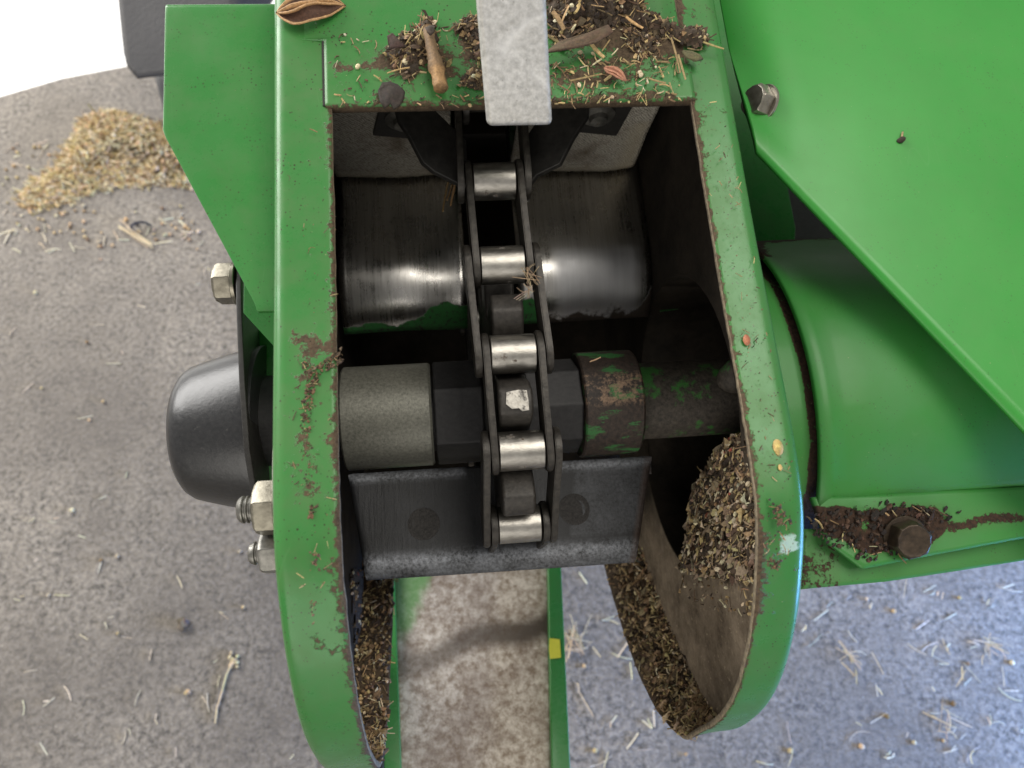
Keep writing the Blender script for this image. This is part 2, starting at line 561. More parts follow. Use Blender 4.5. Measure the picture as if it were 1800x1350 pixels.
def hex_bolt(name, base, axis, r, h, mat, parent, washer=0.0, washer_h=1.6, wmat=None, rot=0.0, chamfer=True):
    """hex head (r = half the across-corners width) standing on base along axis, washer as its sub-part"""
    a, u, v = frame_of(axis)
    b = Vector(base) + a * (washer_h if washer else 0)
    V, Fc = [], []
    def ring(t, rr, n=6, mode=None):
        s0 = len(V)
        for k in range(12):
            g = rot + 2 * math.pi * k / 12
            rad = rr if k % 2 == 0 else rr * math.cos(math.pi / 6)
            if mode == 'round':
                rad = rr * 0.93
            V.append(b + a * t + (u * math.cos(g) + v * math.sin(g)) * rad)
        return s0
    rs = [ring(0, r), ring(h * 0.80, r), ring(h, r * 0.90, mode='round'), ring(h * 0.93, r * 0.6, mode='round')]
    for s0, s1 in zip(rs, rs[1:]):
        for k in range(12):
            k2 = (k + 1) % 12
            Fc.append([s0 + k, s0 + k2, s1 + k2, s1 + k])
    Fc.append([rs[0] + k for k in range(12)]); Fc.append([rs[-1] + k for k in range(12)])
    o = mesh(name, V, Fc, mat, parent, bevel=0.35)
    if washer:
        wo = lathe('washer', base, a, [(0, washer * .97), (washer_h * .15, washer), (washer_h * .85, washer), (washer_h, washer * .97)], wmat or mat, parent, n=28)
        wo.parent = o
        wo.matrix_parent_inverse = Matrix.Identity(4)
    return o


def stud(name, base, axis, r, h, pitch, mat, parent):
    prof = []
    t = 0
    while t < h - pitch:
        prof += [(t, r * 0.84), (t + pitch * .25, r * .84), (t + pitch * 0.45, r), (t + pitch * .7, r)]
        t += pitch
    prof += [(h - .6, r * .86), (h, r * 0.70)]
    return lathe(name, base, axis, prof, mat, parent, n=22, sharp=25)


# ---- debris: chips, splinters, crumbs and grains collected in one mesh
class Debris:
    def __init__(self):
        self.v, self.f, self.c = [], [], []

    def _add(self, vs, fs, c):
        s0 = len(self.v)
        self.v += vs
        self.f += [[s0 + i for i in f] for f in fs]
        self.c += [c] * len(vs)

    def chip(self, p, s, c, n=None, asp=0.6, curl=0.25):
        p = Vector(p)
        n = (Vector(n) if n else Vector((0, 0, 1))) + Vector((random.gauss(0, .5), random.gauss(0, .5), random.gauss(0, .5)))
        a, u, v = frame_of(n)
        g0 = random.random() * 6.28
        asp *= random.uniform(.4, 1.15)
        s *= random.uniform(.7, 1.25)
        k = random.randint(5, 7)
        vs = [p + a * s * curl * random.uniform(.4, 1)]
        for i in range(k):
            g = g0 + 6.283 * i / k
            rr = s * random.uniform(.55, 1.1)
            vs.append(p + (u * math.cos(g) + v * math.sin(g) * asp) * rr + a * s * random.uniform(-curl, curl))
        self._add(vs, [[0, i + 1, (i + 1) % k + 1] for i in range(k)], c)

    def crumb(self, p, s, c):
        p = Vector(p)
        d = [Vector(e) for e in ((1, 0, 0), (-1, 0, 0), (0, 1, 0), (0, -1, 0), (0, 0, 1), (0, 0, -1))]
        m = Matrix.Rotation(random.random() * 6.28, 3, Vector((random.gauss(0, 1), random.gauss(0, 1), random.gauss(0, 1) + .01)).normalized())
        vs = [p + m @ (e * s * random.uniform(.5, 1.15)) for e in d]
        self._add(vs, [[0, 2, 4], [2, 1, 4], [1, 3, 4], [3, 0, 4], [2, 0, 5], [1, 2, 5], [3, 1, 5], [0, 3, 5]], c)

    def grain(self, p, s, c, el=1.3):
        p = Vector(p)
        a, u, v = frame_of((random.gauss(0, 1), random.gauss(0, 1), random.gauss(0, .4)))
        vs = [p - a * s * el]
        for t, rr in ((-.6, .75), (.1, 1.0), (.65, .7)):
            for k in range(6):
                g = 1.0472 * k
                vs.append(p + a * s * el * t + (u * math.cos(g) + v * math.sin(g)) * s * rr)
        vs.append(p + a * s * el)
        fs = [[0, 1 + (k + 1) % 6, 1 + k] for k in range(6)] + [[19, 13 + k, 13 + (k + 1) % 6] for k in range(6)]
        for r_ in range(2):
            for k in range(6):
                k2 = (k + 1) % 6
                fs.append([1 + r_ * 6 + k, 1 + r_ * 6 + k2, 7 + r_ * 6 + k2, 7 + r_ * 6 + k])
        self._add(vs, fs, c)

    def straw(self, p, d, l, r, c, bend=0.15, seg=3, flat=0.6):
        p = Vector(p); d = Vector(d).normalized()
        a, u, v = frame_of(d)
        bd = (u * random.gauss(0, 1) + v * random.gauss(0, 1)) * l * bend * random.random() ** 1.5
        vs, fs = [], []
        for i in range(seg + 1):
            t = i / seg
            q_ = p + d * l * (t - .5) + bd * (4 * t * (1 - t) - .5)
            rr = r * (1 - .35 * abs(t - .4))
            for k in range(4):
                g = 1.5708 * k + .4
                vs.append(q_ + u * math.cos(g) * rr + v * math.sin(g) * rr * flat)
        for i in range(seg):
            for k in range(4):
                k2 = (k + 1) % 4
                fs.append([i * 4 + k, i * 4 + k2, i * 4 + 4 + k2, i * 4 + 4 + k])
        fs += [[0, 1, 2, 3], [seg * 4 + 3, seg * 4 + 2, seg * 4 + 1, seg * 4]]
        self._add(vs, fs, c)

    def body(self, poly, plane, hmax, axis, nv, px_scale, fallmm, c, step=4.0):
        xs = [p[0] for p in poly]; ys = [p[1] for p in poly]
        nx_, ny_ = int((max(xs) - min(xs)) / step) + 2, int((max(ys) - min(ys)) / step) + 2
        idx, vs, cs, fs = {}, [], [], []
        for j in range(ny_):
            for i in range(nx_):
                px, py = min(xs) + i * step, min(ys) + j * step
                e = 5 * noise.noise(Vector((px * .07, py * .07, 1)))
                if not inside(poly, px + e, py + e):
                    continue
                hh = min(1, poly_depth(poly, px, py) / px_scale / fallmm) * hmax * (.62 + .55 * noise.noise(Vector((px * .05, py * .05, 8))) + .25 * noise.noise(Vector((px * .16, py * .16, 4))))
                idx[i, j] = len(vs)
                vs.append(at(px, py, axis, plane) + nv * max(.05, hh))
                cs.append(vary(c, .3))
        for (i, j), a_ in idx.items():
            if (i + 1, j) in idx and (i, j + 1) in idx and (i + 1, j + 1) in idx:
                fs.append([a_, idx[i + 1, j], idx[i + 1, j + 1], idx[i, j + 1]])
        s0 = len(self.v)
        self.v += vs; self.c += cs
        self.f += [[s0 + k for k in f] for f in fs]

    def build(self, name, mat='debris', parent=None, machine=True, scale=.001, smooth=False):
        return mesh(name, self.v, self.f, mat, parent, tint=self.c, machine=machine, scale=scale, smooth=smooth)


def vary(c, s=.25):
    k = 1 + random.uniform(-s, s)
    return tuple(max(0.002, x * k * (1 + random.uniform(-.08, .08))) for x in c)


BROWN, DARK, TAN, STRAW, PALE, RED, BLACK = (.095, .062, .036), (.040, .027, .018), (.25, .165, .085), (.46, .35, .17), (.58, .50, .34), (.30, .075, .045), (.018, .014, .012)


def pick(weights):
    r = random.random() * sum(wt for _, wt in weights)
    for c, wt in weights:
        r -= wt
        if r <= 0:
            return vary(c)
    return vary(weights[-1][0])


MIX = [(BROWN, 6), (DARK, 7), (TAN, 2.0), (STRAW, .8), (PALE, .2), (RED, .08)]


def inside(poly, x, y):
    r = False
    j = len(poly) - 1
    for i in range(len(poly)):
        xi, yi = poly[i]; xj, yj = poly[j]
        if (yi > y) != (yj > y) and x < (xj - xi) * (y - yi) / (yj - yi) + xi:
            r = not r
        j = i
    return r


def sample(poly):
    xs = [p[0] for p in poly]; ys = [p[1] for p in poly]
    while True:
        x, y = random.uniform(min(xs), max(xs)), random.uniform(min(ys), max(ys))
        if inside(poly, x, y):
            return x, y


def poly_depth(poly, x, y):
    """distance from the outline, for heap height"""
    best = 1e9
    for i in range(len(poly)):
        x0, y0 = poly[i - 1]; x1, y1 = poly[i]
        dx, dy = x1 - x0, y1 - y0
        t = max(0, min(1, ((x - x0) * dx + (y - y0) * dy) / (dx * dx + dy * dy + 1e-9)))
        best = min(best, math.hypot(x - x0 - t * dx, y - y0 - t * dy))
    return best


# ================================================================== SETTING
g_edge = [ground_at(-250, 232), ground_at(0, 170), ground_at(110, 138), ground_at(205, 120), ground_at(330, 98), ground_at(700, 40), ground_at(1500, -60)]
near = [Vector((3.0, g_edge[-1].y, 0)), Vector((3.0, -1.6, 0)), Vector((-3.0, -1.6, 0)), Vector((-3.0, g_edge[0].y - .35, 0))]
gv = g_edge + near
o = mesh('ground', gv, [list(range(len(gv)))], 'ground', machine=False, scale=1)
tag(o, kind='structure')
bm = bmesh.new(); bm.from_mesh(o.data)
ap = [Vector((-60, -30, -.004)), Vector((60, -30, -.004)), Vector((60, 90, -.004)), Vector((-60, 90, -.004))]
bm.free()
tag(mesh('concrete_apron', ap, [[0, 1, 2, 3]], 'apron', machine=False, scale=1), kind='structure')

# ================================================================== ELEVATOR HOUSING
XL, XR = -89.0, 97.0
FRONT = [(262, 110), (200, 110), (154, 110), (95, 110), (45, 110), (5, 111), (-25, 112), (-49, 112), (-69, 109.5), (-89, 101), (-109, 88), (-130, 67.5), (-146.5, 41), (-159, 5)]
BACK_A = [(-156, -22), (-145, -42), (-115, -80), (-80, -115), (-40, -145)]
BACK_B = [(-167, -26), (-159, -71), (-130, -119), (-76, -170), (-30, -206)]
A = catmull(FRONT + BACK_A, 8)
B = catmull(FRONT + BACK_B, 8)
nF = len(FRONT) * 8

housing = thing('elevator_housing', (0, -165, 0), 'open green sheet metal conveyor housing with two rounded side flanges', 'housing')


def dirt_noise(p, s=.03):
    return noise.noise(Vector((p[0] * s, p[1] * s, p[2] * s)))


def rim(name, Xw, Xi, side, label):
    sg = 1 if Xi > Xw else -1
    rows, dirt, scr = [], [], []
    width = abs(Xi - Xw)
    prof = [(0, -7), (0, -4.5), (0.35, -2.4), (1.3, -.9), (2.6, -.2), (4.2, 0)] + [(4.2 + (width - 4.2) * k / 8, 0) for k in range(1, 9)]
    for i in range(len(A)):
        a_, b_ = np.array(A[i]), np.array(B[i])
        if side < 0:
            b_ = a_ * .9 + b_ * .1
        i0, i1 = max(0, i - 1), min(len(A) - 1, i + 1)
        tn = np.array(A[i1]) - np.array(A[i0]); tn /= np.linalg.norm(tn)
        nr = np.array([tn[1], -tn[0]])
        if nr[1] < 0 and i < 40:
            nr = -nr
        if i >= 40 and (nr @ (a_ - np.array([0, 0]))) < 0:
            nr = -nr
        row = []
        for (dx, off) in prof:
            s_ = dx / width
            p = a_ * (1 - s_) + b_ * s_ + nr * off
            jit = .35 * noise.noise(Vector((p[0] * .25, p[1] * .25, side * 9))) if s_ > .98 else 0
            row.append((Xw + sg * (dx + jit), p[0], p[1]))
            e = max(0, (s_ - .74) / .26)
            base = .06 + .62 * e ** 1.6
            if i > nF - 8:
                base += 1.6 * min(1, (i - nF + 8) / 8)
            if side == 1:   # right: mud patches
                for (cy, r_, k) in ((-80, 9, .30), (-98, 6, .25), (95, 16, .18), (-30, 16, .12), (150, 12, .3)):
                    base += k * math.exp(-((p[0] - cy) / r_) ** 2) * (.4 + s_)
            else:
                for (cy, r_, k, sc_) in ((4, 5, .50, .60), (-8, 14, .34, .50), (-34, 14, .30, .5), (-50, 6, .3, .5), (-76, 8, .25, .6), (-98, 9, .28, .6), (140, 5, .2, .5)):
                    base += k * math.exp(-((p[0] - cy) / r_) ** 2) * math.exp(-((s_ - sc_) / .33) ** 2)
                base += .12 * e * (1 if p[0] < -20 else .3)
            dirt.append(base)
            scr.append(math.exp(-((p[0] + 79) / 5) ** 2 - ((s_ - .35) / .28) ** 2) * 1.2 if side == 1 else 0)
        rows.append(row)
    o = grid(name, rows, 'green_flange', housing, attrs={'dirt': dirt, 'patch_mask': scr}, solid=2.4, offset=0.0)
    o.data.materials.append(MAT['sheet_edge'])
    o.modifiers['thickness'].material_offset_rim = 1
    return o


rim('flange', XR, 79, 1, '')
rim('flange', XL, -67, -1, '')


HY, HZ, HR = -12.0, -4.0, 78.0


def side_wall(Xw, t):
    yz = [tuple(p) for p in A] + [(20, -150), (100, -150), (180, -150), (262, -150), (262, -60), (262, 30)]
    cy, cz = -10.0, -10.0
    # fan of rings so that the dirt attribute has vertices to live on
    V, Fc, dt = [], [], []
    K = 12
    n = len(yz)
    for r_ in range(K + 1):
        for (y, z) in yz:
            k = r_ / K
            if t > 0:      # round opening where the auger delivers
                dd_ = math.hypot(y - HY, z - HZ)
                hy, hz = HY + (y - HY) / dd_ * HR, HZ + (z - HZ) / dd_ * HR
            else:
                hy, hz = cy + (y - cy) * .001, cz + (z - cz) * .001
            yy, zz = y + (hy - y) * k, z + (hz - z) * k
            V.append((Xw, yy, zz))
            low = 1 / (1 + math.exp((yy + 52 + 12 * dirt_noise((0, yy, zz), .06)) / 9))
            dt.append(low * ((0.9 if zz > -140 else .7) if t > 0 else .12))
    for r_ in range(K):
        for i in range(n):
            j = (i + 1) % n
            Fc.append([r_ * n + i, r_ * n + j, (r_ + 1) * n + j, (r_ + 1) * n + i])
    return mesh('side_wall', V, Fc, 'wall_inner', housing, attrs={'dirt': dt}, solid=2.2, offset=0)


side_wall(XR - 1.6, 1)
side_wall(XL + 1.6, -1)
# outer skins of the side walls, painted
for Xo, sg in ((XL - .8, -1),):
    yz = [(p[0] * .985, p[1] * .985 - 1) for p in A[4:]] + [(255, -148)]
    mesh('outer_skin', [(Xo, y, z) for y, z in yz], [list(range(len(yz)))], 'green', housing)
box('back_wall', (XL + .5, -45, -152), (XR - .5, 262, -149), 'wall_inner', housing, 0)
box('light_stop_cap', (XL + 3, 258, -148), (XR - 3, 261, 108), 'wall_inner', housing, 0)  # added out-of-view closure that keeps light out; the leg really runs on

# front cover plate with mud
BL = []
for (px, py, rx, ry, k) in ((745, 95, 75, 28, .55), (700, 100, 40, 22, .6), (840, 70, 35, 50, .7), (780, 130, 110, 20, .40), (690, 165, 30, 16, .8), (1050, 45, 110, 40, .9), (1150, 75, 80, 30, .8),
                            (1215, 70, 40, 26, .8), (1090, 120, 110, 26, .5), (1020, 140, 80, 14, .55), (880, 178, 330, 7, .62), (1120, 165, 80, 12, .6), (590, 130, 18, 45, .30), (610, 115, 40, 12, .4), (820, 40, 60, 20, .35)):
    c_ = at(px, py, 2, 113)
    BL.append((c_.x, c_.y, rx / 4.05, ry / 4.05, k))
rows, dirt = [], []
nx, ny = 90, 84
for j in range(ny + 1):
    y = 101.8 + (j / ny) ** 1.25 * (262 - 101.8)
    row = []
    for i in range(nx + 1):
        x0 = -69.4 if y < 133.5 else -85.0
        x1 = 80.5
        x = x0 + (x1 - x0) * i / nx
        z = 112.6
        if y >= 133.5:
            z -= 2.2 * max(0, min(1, (-71 - x) / 10))
        if y > 118:
            z -= 1.9 * max(0, min(1, (x - 72) / 6))
        row.append((x, y, z))
        d_ = .04
        for (bx, by, rx, ry, k) in BL:
            d_ += k * math.exp(-((x - bx) / rx) ** 2 - ((y - by) / ry) ** 2)
        dirt.append(min(d_, 1.05))
    rows.append(row)
# bent-down lip along the lower edge
lip = []
for k, (dy, dz) in enumerate(((-.6, -.3), (-1.0, -1.0), (-1.1, -2.6), (-1.1, -4.6))):
    r = []
    for i in range(nx + 1):
        x, y, z = rows[0][i]
        r.append((x, y + dy, z + dz)); 
    lip.append(r)
rows2 = lip[::-1] + rows
d2 = [1.3] * ((nx + 1) * 2) + [.5] * ((nx + 1) * 2) + dirt
cover = grid('cover_plate', rows2, 'green_flange', housing, attrs={'dirt': d2, 'patch_mask': [0] * len(d2)}, solid=1.6, offset=-1)

box('seam', (-70.4, 101.5, 110.9), (-69.2, 133.4, 111.9), 'plate_black', housing, 0)  # added black strip standing in for the shade in the slit beside the cover
# divider sheet, flat above and rolled back at its lower end
rows, dd, gg, mm = [], [], [], []
prof = [(235, -16), (200, -16), (160, -16), (120, -16), (104, -15.8), (96, -15.5)]
for k in range(0, 13):
    g = math.radians(62) * k / 12
    prof.append((92 - 38 * math.sin(g), -15.5 - 38 * (1 - math.cos(g))))
for (y, z) in prof:
    row = []
    for i in range(49):
        x = -83 + 177 * i / 48
        dip = 1.6 * math.exp(-((x + 52) / 20) ** 2) - 2.2 * math.exp(-((x + 20) / 16) ** 2)     # dents worn into the sheet
        dip *= max(0, min(1, (104 - y) / 14))
        row.append((x, y + (x - 5) * .012, z + dip + .6 * noise.noise(Vector((x * .045, y * .045, 0)))))
        low = max(0, min(1, (78 - y) / 20))
        dd.append(low * (.62 if x < -30 else .66) + .35 * max(0, (x - 86) / 8))
        mm.append(max(0, min(1, (x - 37) / 3)) * max(0, min(1, (88 - x) / 3)) * max(0, min(1, (98 - y) / 5)))
        gg.append(max(0, min(1, (66.5 - y + 8 / (1 + math.exp(-(x + 38) / 3)) - 16 / (1 + math.exp(-(x - 32) / 3)) + 2 * noise.noise(Vector((x * .1, y * .1, 9)))) / 7)) * .75)
    rows.append(row)
for j0, j1 in ((0, 20), (27, 49)):
    sub = [r[j0:j1] for r in rows]
    pickv = lambda a_: [a_[i * 49 + j] for i in range(len(rows)) for j in range(j0, j1)]
    grid('divider_sheet', sub, 'divider', housing, attrs={'dirt': pickv(dd), 'patch_mask': pickv(gg), 'matte': pickv(mm)}, solid=1.8, offset=0)

# left bracket plate welded to the outer wall
pts = [at(290, 14, 2, 84), at(489, 14, 2, 84), at(489, 545, 2, 84), at(452, 541, 2, 84), at(286, 232, 2, 84)]
pts[1].x = pts[2].x = XL - 1.2
bx0, btop = pts[0].x, pts[0].y
rows, dt = [], []
N = 40
for k in range(7):   # rounded top bend going back
    g = math.radians(90) * (1 - k / 6)
    y, z = btop + 4 * math.sin(g), 84 - 4 * (1 - math.cos(g))
    rows.append([(bx0 + (XL - 1.2 - bx0) * i / N, y, z) for i in range(N + 1)])
for k in range(3):
    rows.insert(0, [(bx0 + (XL - 1.2 - bx0) * i / N, btop + 4, 80 - 12 * (k + 1)) for i in range(N + 1)])
for k in range(1, 41):
    y = btop + (pts[2].y - btop) * k / 40
    if y > pts[4].y:
        xl = bx0 + (pts[4].x - bx0) * (btop - y) / (btop - pts[4].y)
    else:
        t = (pts[4].y - y) / (pts[4].y - pts[3].y)
        xl = pts[4].x + (pts[3].x - pts[4].x) * min(1, t)
    rows.append([(xl + (XL - 1.2 - xl) * i / N, y, 84 + .25 * noise.noise(Vector((i * .1, k * .1, 3)))) for i in range(N + 1)])
bracket = grid('bracket', rows, 'green', housing, attrs={'dirt': [.02] * (len(rows) * (N + 1)), 'patch_mask': [0] * (len(rows) * (N + 1))}, solid=3.0, offset=-1, bevel=.5)
# weld beads where the bracket meets the wall
for (py0, py1) in ((85, 175), (390, 480), (500, 530)):
    V, Fc = [], []
    n_ = 16
    for i in range(n_ + 1):
        p = at(489, py0 + (py1 - py0) * i / n_, 2, 84.6)
        r_ = (1.7 + .35 * math.sin(i * 2.4)) * math.sin(math.pi * (i + .4) / (n_ + .8)) + .3
        for k in range(8):
            g = 6.283 * k / 8
            V.append((XL - 2.2 + math.cos(g) * r_ * 1.3, p.y, 84.4 + math.sin(g) * r_))
    for i in range(n_):
        for k in range(8):
            k2 = (k + 1) % 8
            Fc.append([i * 8 + k, i * 8 + k2, i * 8 + 8 + k2, i * 8 + 8 + k])
    mesh('weld_bead', V, Fc, 'green', housing, smooth=True)
# gusset seen below the bracket
prism('gusset', [(XL - 1, 60, 40), (XL - 30, 60, 40), (XL - 30, 44, 40), (XL - 12, 22, 40), (XL - 1, 0, 40)], (0, 0, -3), 'green', housing, .3)
prism('gusset', [(XL - 1, 20, 8), (XL - 34, 50, 8), (XL - 34, -30, 8), (XL - 1, -60, 8)], (0, 0, -3), 'green', housing, .3)

# bearing flange plate on the outer wall and its two studs
yz = []
for k in range(40):
    g = 6.283 * k / 40
    yz.append((-40 + 54 * math.cos(g), 48 + 46 * math.sin(g)))
prism('bearing_flange', [(XL - 2.0, y, z) for y, z in yz], (-2.8, 0, 0), 'galv_edge', housing, .5)
XN = XL - 4.9
for (py, zc, r_, h_, rs_, hs) in ((893, 74, 11.2, 8.5, 5.3, 17), (971, 63, 9.0, 9.0, 4.6, 15.5)):
    c_ = at(470, py, 2, zc)
    s_ = stud('stud', (XN, c_.y, zc), (-1, 0, 0), rs_, hs, 1.75, 'zinc_grey', housing)
    nut = hex_bolt('nut', (XN, c_.y, zc), (-1, 0, 0), r_, h_, 'zinc' if zc == 74 else 'zinc_grey', housing, washer=r_ * 1.12, washer_h=1.8, wmat='zinc', rot=.35)
    nut.parent = s_; nut.matrix_parent_inverse = Matrix.Identity(4)
# small black strut below the nuts
prism('strut', [at(455, 930, 2, 55), at(470, 925, 2, 55), at(500, 985, 2, 55), at(498, 1000, 2, 55)], (0, 0, -4), 'plate_black', housing, .3)

# ================================================================== BEARING CAP AND ARM
cap = thing('bearing_cap', (-128, -40, 0), 'black cone shaped bearing cap sticking out left of the housing', 'bearing cap')
XA = -122.0
prof = [(0, 41.5), (1.5, 41.6), (6, 40.9), (20, 37.4), (30, 34.6), (35, 33.0), (38.5, 30.6), (41, 27.0), (42.4, 21), (43.0, 14), (43.2, .3)]
lathe('cup', (XA + 6, -2, -2), (-1, 0, 0), prof, 'cap', cap, n=72, sharp=60)
yz = [(74, 24), (70, 34), (60, 37), (40, 40), (10, 43), (-20, 43), (-38, 36), (-46, 20), (-44, -30), (0, -46), (50, -30), (74, 0)]
prism('arm_plate', [(XA + (74 - y) * .075, y, z) for y, z in yz], (-2.6, 0, 0), 'plate_black', cap, .5)
lathe('bearing_hub', (XL - 3.2, 0, 0), (-1, 0, 0), [(0, 33), (5, 33), (5.5, 27), (14, 27), (14.5, 24), (29.5, 24)], 'hub', cap, n=48)
cb = at(405, 500, 2, 26)
hex_bolt('bolt', (XA - 2.7, cb.y, 27), (-1, 0, 0), 10.2, 8.6, 'zinc', cap, washer=10.6, washer_h=2.2, wmat='zinc', rot=.2)

# ================================================================== SHAFT AND SPROCKET
shaft = thing('drive_shaft', (0, 0, 0), 'soiled drive shaft with sprocket, grey bushing and rusty green collar across the housing', 'shaft')
lathe('core', (XL + 4, 0, 0), (1, 0, 0), [(0, 19), (178, 19)], 'hub', shaft, n=40)
lathe('bushing', (-79, 0, 0), (1, 0, 0), [(0, 25.2), (.8, 26), (42.5, 26), (43.6, 25.0)], 'bushing', shaft, n=64)
# faceted hub blocks
def facet(name, x0, x1, r_, n, mat, rot, **kw):
    return prism(name, [(x0, r_ * math.cos(rot + 6.283 * k / n), r_ * math.sin(rot + 6.283 * k / n)) for k in range(n)], (x1 - x0, 0, 0), mat, shaft, 1.2)
facet('hub', -34.4, -10.5, 26.5, 6, 'hub', .30)
facet('hub', 10.5, 38.5, 24.5, 8, 'hub', .20)
lathe('collar', (38.7, 0, 0), (1, 0, 0), [(0, 26.4), (.8, 27.2), (28.5, 27.2), (29.6, 26.2)], 'collar', shaft, n=64,
      attr_fn=lambda p: 1.0 if abs(math.degrees(math.atan2(p.y, p.z)) - 3) < 17 else 0.0)
V_fn = lambda p: 0.0
so = lathe('shaft_end', (68.4, 0, 0), (1, 0, 0), [(0, 19.7), (6, 20), (26, 20), (60, 20), (230, 20)], 'shaft', shaft, n=56)
# auger flight on the far end of the shaft
rows = []
for i in range(61):
    g = -2.2 * math.pi * i / 60 + .6
    rows.append([(132 + 150 * i / 60, rr * math.sin(g), rr * math.cos(g)) for rr in (19.5, 35, 50, 64)])
grid('flight', rows, 'shaft', shaft, solid=3.0)
# slanting pin clamped on the shaft end
pa, pb = at(1262, 676, 2, 22), at(1345, 640, 2, 34)
lathe('cross_pin', pa, pb - pa, [(0, 1.5), (1.5, 4.2), (4, 6.6), (9, 8.6), (30, 9.2)], 'shaft', shaft, n=24, sharp=60)

PITCH_C, NT, RP = 41.4, 10, 41.4 / 2 / math.sin(math.pi / 10)
PH = .22


def chain_pt(k):
    """roller k of the chain: 0 the topmost one seen, counting down; y, z and tangent angle"""
    s_ = (2 - k + PH) * PITCH_C
    if s_ >= 0:
        return Vector((0, s_, RP))
    a_ = s_ / PITCH_C * 2 * math.pi / NT
    if a_ < -math.pi:
        return Vector((0, (-(a_ + math.pi)) * NT / (2 * math.pi) * PITCH_C, -RP))
    return Vector((0, RP * math.sin(a_), RP * math.cos(a_)))


ang3 = math.atan2(chain_pt(2).y, RP)
sprk = []
for k in range(NT):
    if k == 2:      # the paddle link covers this gap
        continue
    mid = ang3 - (k + .5) * 2 * math.pi / NT
    pitch2 = 2 * math.pi / NT
    def pol(r_, a_):
        return (-7.2, r_ * math.sin(a_), r_ * math.cos(a_))
    tooth = [pol(50, mid - .30), pol(57, mid - .22), pol(63, mid - .165), pol(70, mid - .125), pol(75.5, mid - .07), pol(76.5, mid), pol(75.5, mid + .07), pol(70, mid + .125), pol(63, mid + .165), pol(57, mid + .22), pol(50, mid + .30)]
    tt = prism('tooth', tooth, (14.4, 0, 0), 'tooth', shaft, 1.6, seg=3)
    if k == 0:
        # bright worn patch on the tip
        V, Fc = [], []
        outl = [(-3.8, -.052), (1, -.06), (4.6, -.055), (5.2, .0), (5.0, .052), (2.2, .056), (.8, .038), (-2, .040), (-4.4, .012)]
        V = [(x, 76.72 * math.sin(mid - a_), 76.72 * math.cos(mid - a_)) for x, a_ in outl]
        wp = mesh('worn_tip', V, [list(range(len(V)))], 'tooth_worn', shaft, solid=.35)
        wp.parent = tt; wp.matrix_parent_inverse = Matrix.Identity(4)
lathe('sprocket_disc', (-7.0, 0, 0), (1, 0, 0), [(0, 20), (0, 52), (14, 52), (14, 20)], 'tooth', shaft, n=60)

# ================================================================== CHAIN
chain = thing('conveyor_chain', (0, -RP, 0), 'oily steel roller chain running over the sprocket in the open housing', 'chain')
roller_me = None


def place(me, name, loc, ang, parent, x=0.0, rx=0.0):
    """shared mesh placed at a chain position, turned about x so that local y runs along the link"""
    o = bpy.data.objects.new(name, me)
    col.objects.link(o)
    put(o, parent)
    o.matrix_basis = Matrix.Translation(Vector((x + loc.x, loc.y, loc.z)) / 1000) @ Matrix.Rotation(ang, 4, 'X')
    return o


def chain_x(k):
    return {0: -1.2, 1: -.6, 2: .8, 3: 1.8, 4: 1.2}.get(k, 0.0)


prof = [(-9.9, 7.0), (-9.8, 7.9), (-9.3, 8.4), (-4, 8.42), (0, 8.40), (4, 8.42), (9.3, 8.4), (9.8, 7.9), (9.9, 7.0)]
ro = lathe('roller', (0, 0, 0), (1, 0, 0), prof, 'roller', chain, n=48, sharp=40)
roller_me = ro.data
bpy.data.objects.remove(ro)


def obround(L, h, waist):
    pts = []
    n_ = 9
    for k in range(n_):
        g = -math.pi / 2 + math.pi * k / (n_ - 1)
        pts.append((L / 2 + h / 2 * math.cos(g), h / 2 * math.sin(g)))
    pts.append((0, h / 2 * waist))
    for k in range(n_):
        g = math.pi / 2 + math.pi * k / (n_ - 1)
        pts.append((-L / 2 + h / 2 * math.cos(g), h / 2 * math.sin(g)))
    pts.append((0, -h / 2 * waist))
    return pts


def plate_mesh(th, h):
    o = prism('link_plate', [(-th / 2, y, z) for y, z in obround(PITCH_C, h, .86)], (th, 0, 0), 'link', chain, 0)
    bm = bmesh.new(); bm.from_mesh(o.data)
    bmesh.ops.bevel(bm, geom=[e for e in bm.edges if len(e.link_faces) == 2 and e.calc_face_angle() > .8], offset=.00045, segments=2, affect='EDGES')
    bm.to_mesh(o.data); bm.free()
    me = o.data
    me.shade_smooth(); me.set_sharp_from_angle(angle=math.radians(28))
    bpy.data.objects.remove(o)
    return me


pl_in, pl_out = plate_mesh(2.9, 19.5), plate_mesh(2.9, 19.0)
po = lathe('pin_head', (0, 0, 0), (1, 0, 0), [(-16.0, 3.2), (-15.4, 4.2), (15.4, 4.2), (16.0, 3.2)], 'link', chain, n=20)
pin_me = po.data
bpy.data.objects.remove(po)
for k in range(-3, 10):
    p, p2 = chain_pt(k), chain_pt(k + 1)
    p.x, p2.x = chain_x(k), chain_x(k + 1)
    if k != -1:
        place(roller_me, 'roller', p, random.random() * 6.28, chain)
    place(pin_me, 'pin', p, 0, chain)
    m_ = (p + p2) / 2
    d_ = p - p2
    ang = math.atan2(d_.z, d_.y)
    tilt = math.atan2(d_.x, math.hypot(d_.y, d_.z))
    inner = (k % 2 == 0)
    for sg in (-1, 1):
        o = place(pl_in if inner else pl_out, 'link_plate', m_, ang, chain, x=sg * (11.6 if inner else 15.1))
        o.matrix_basis = o.matrix_basis @ Matrix.Rotation(-tilt, 4, 'Z')

# tabs bent from the link plates up under the upper paddle
def tab(pxz, th, name='paddle_tab'):
    V = [at(px, py, 2, z) for px, py, z in pxz]
    return V

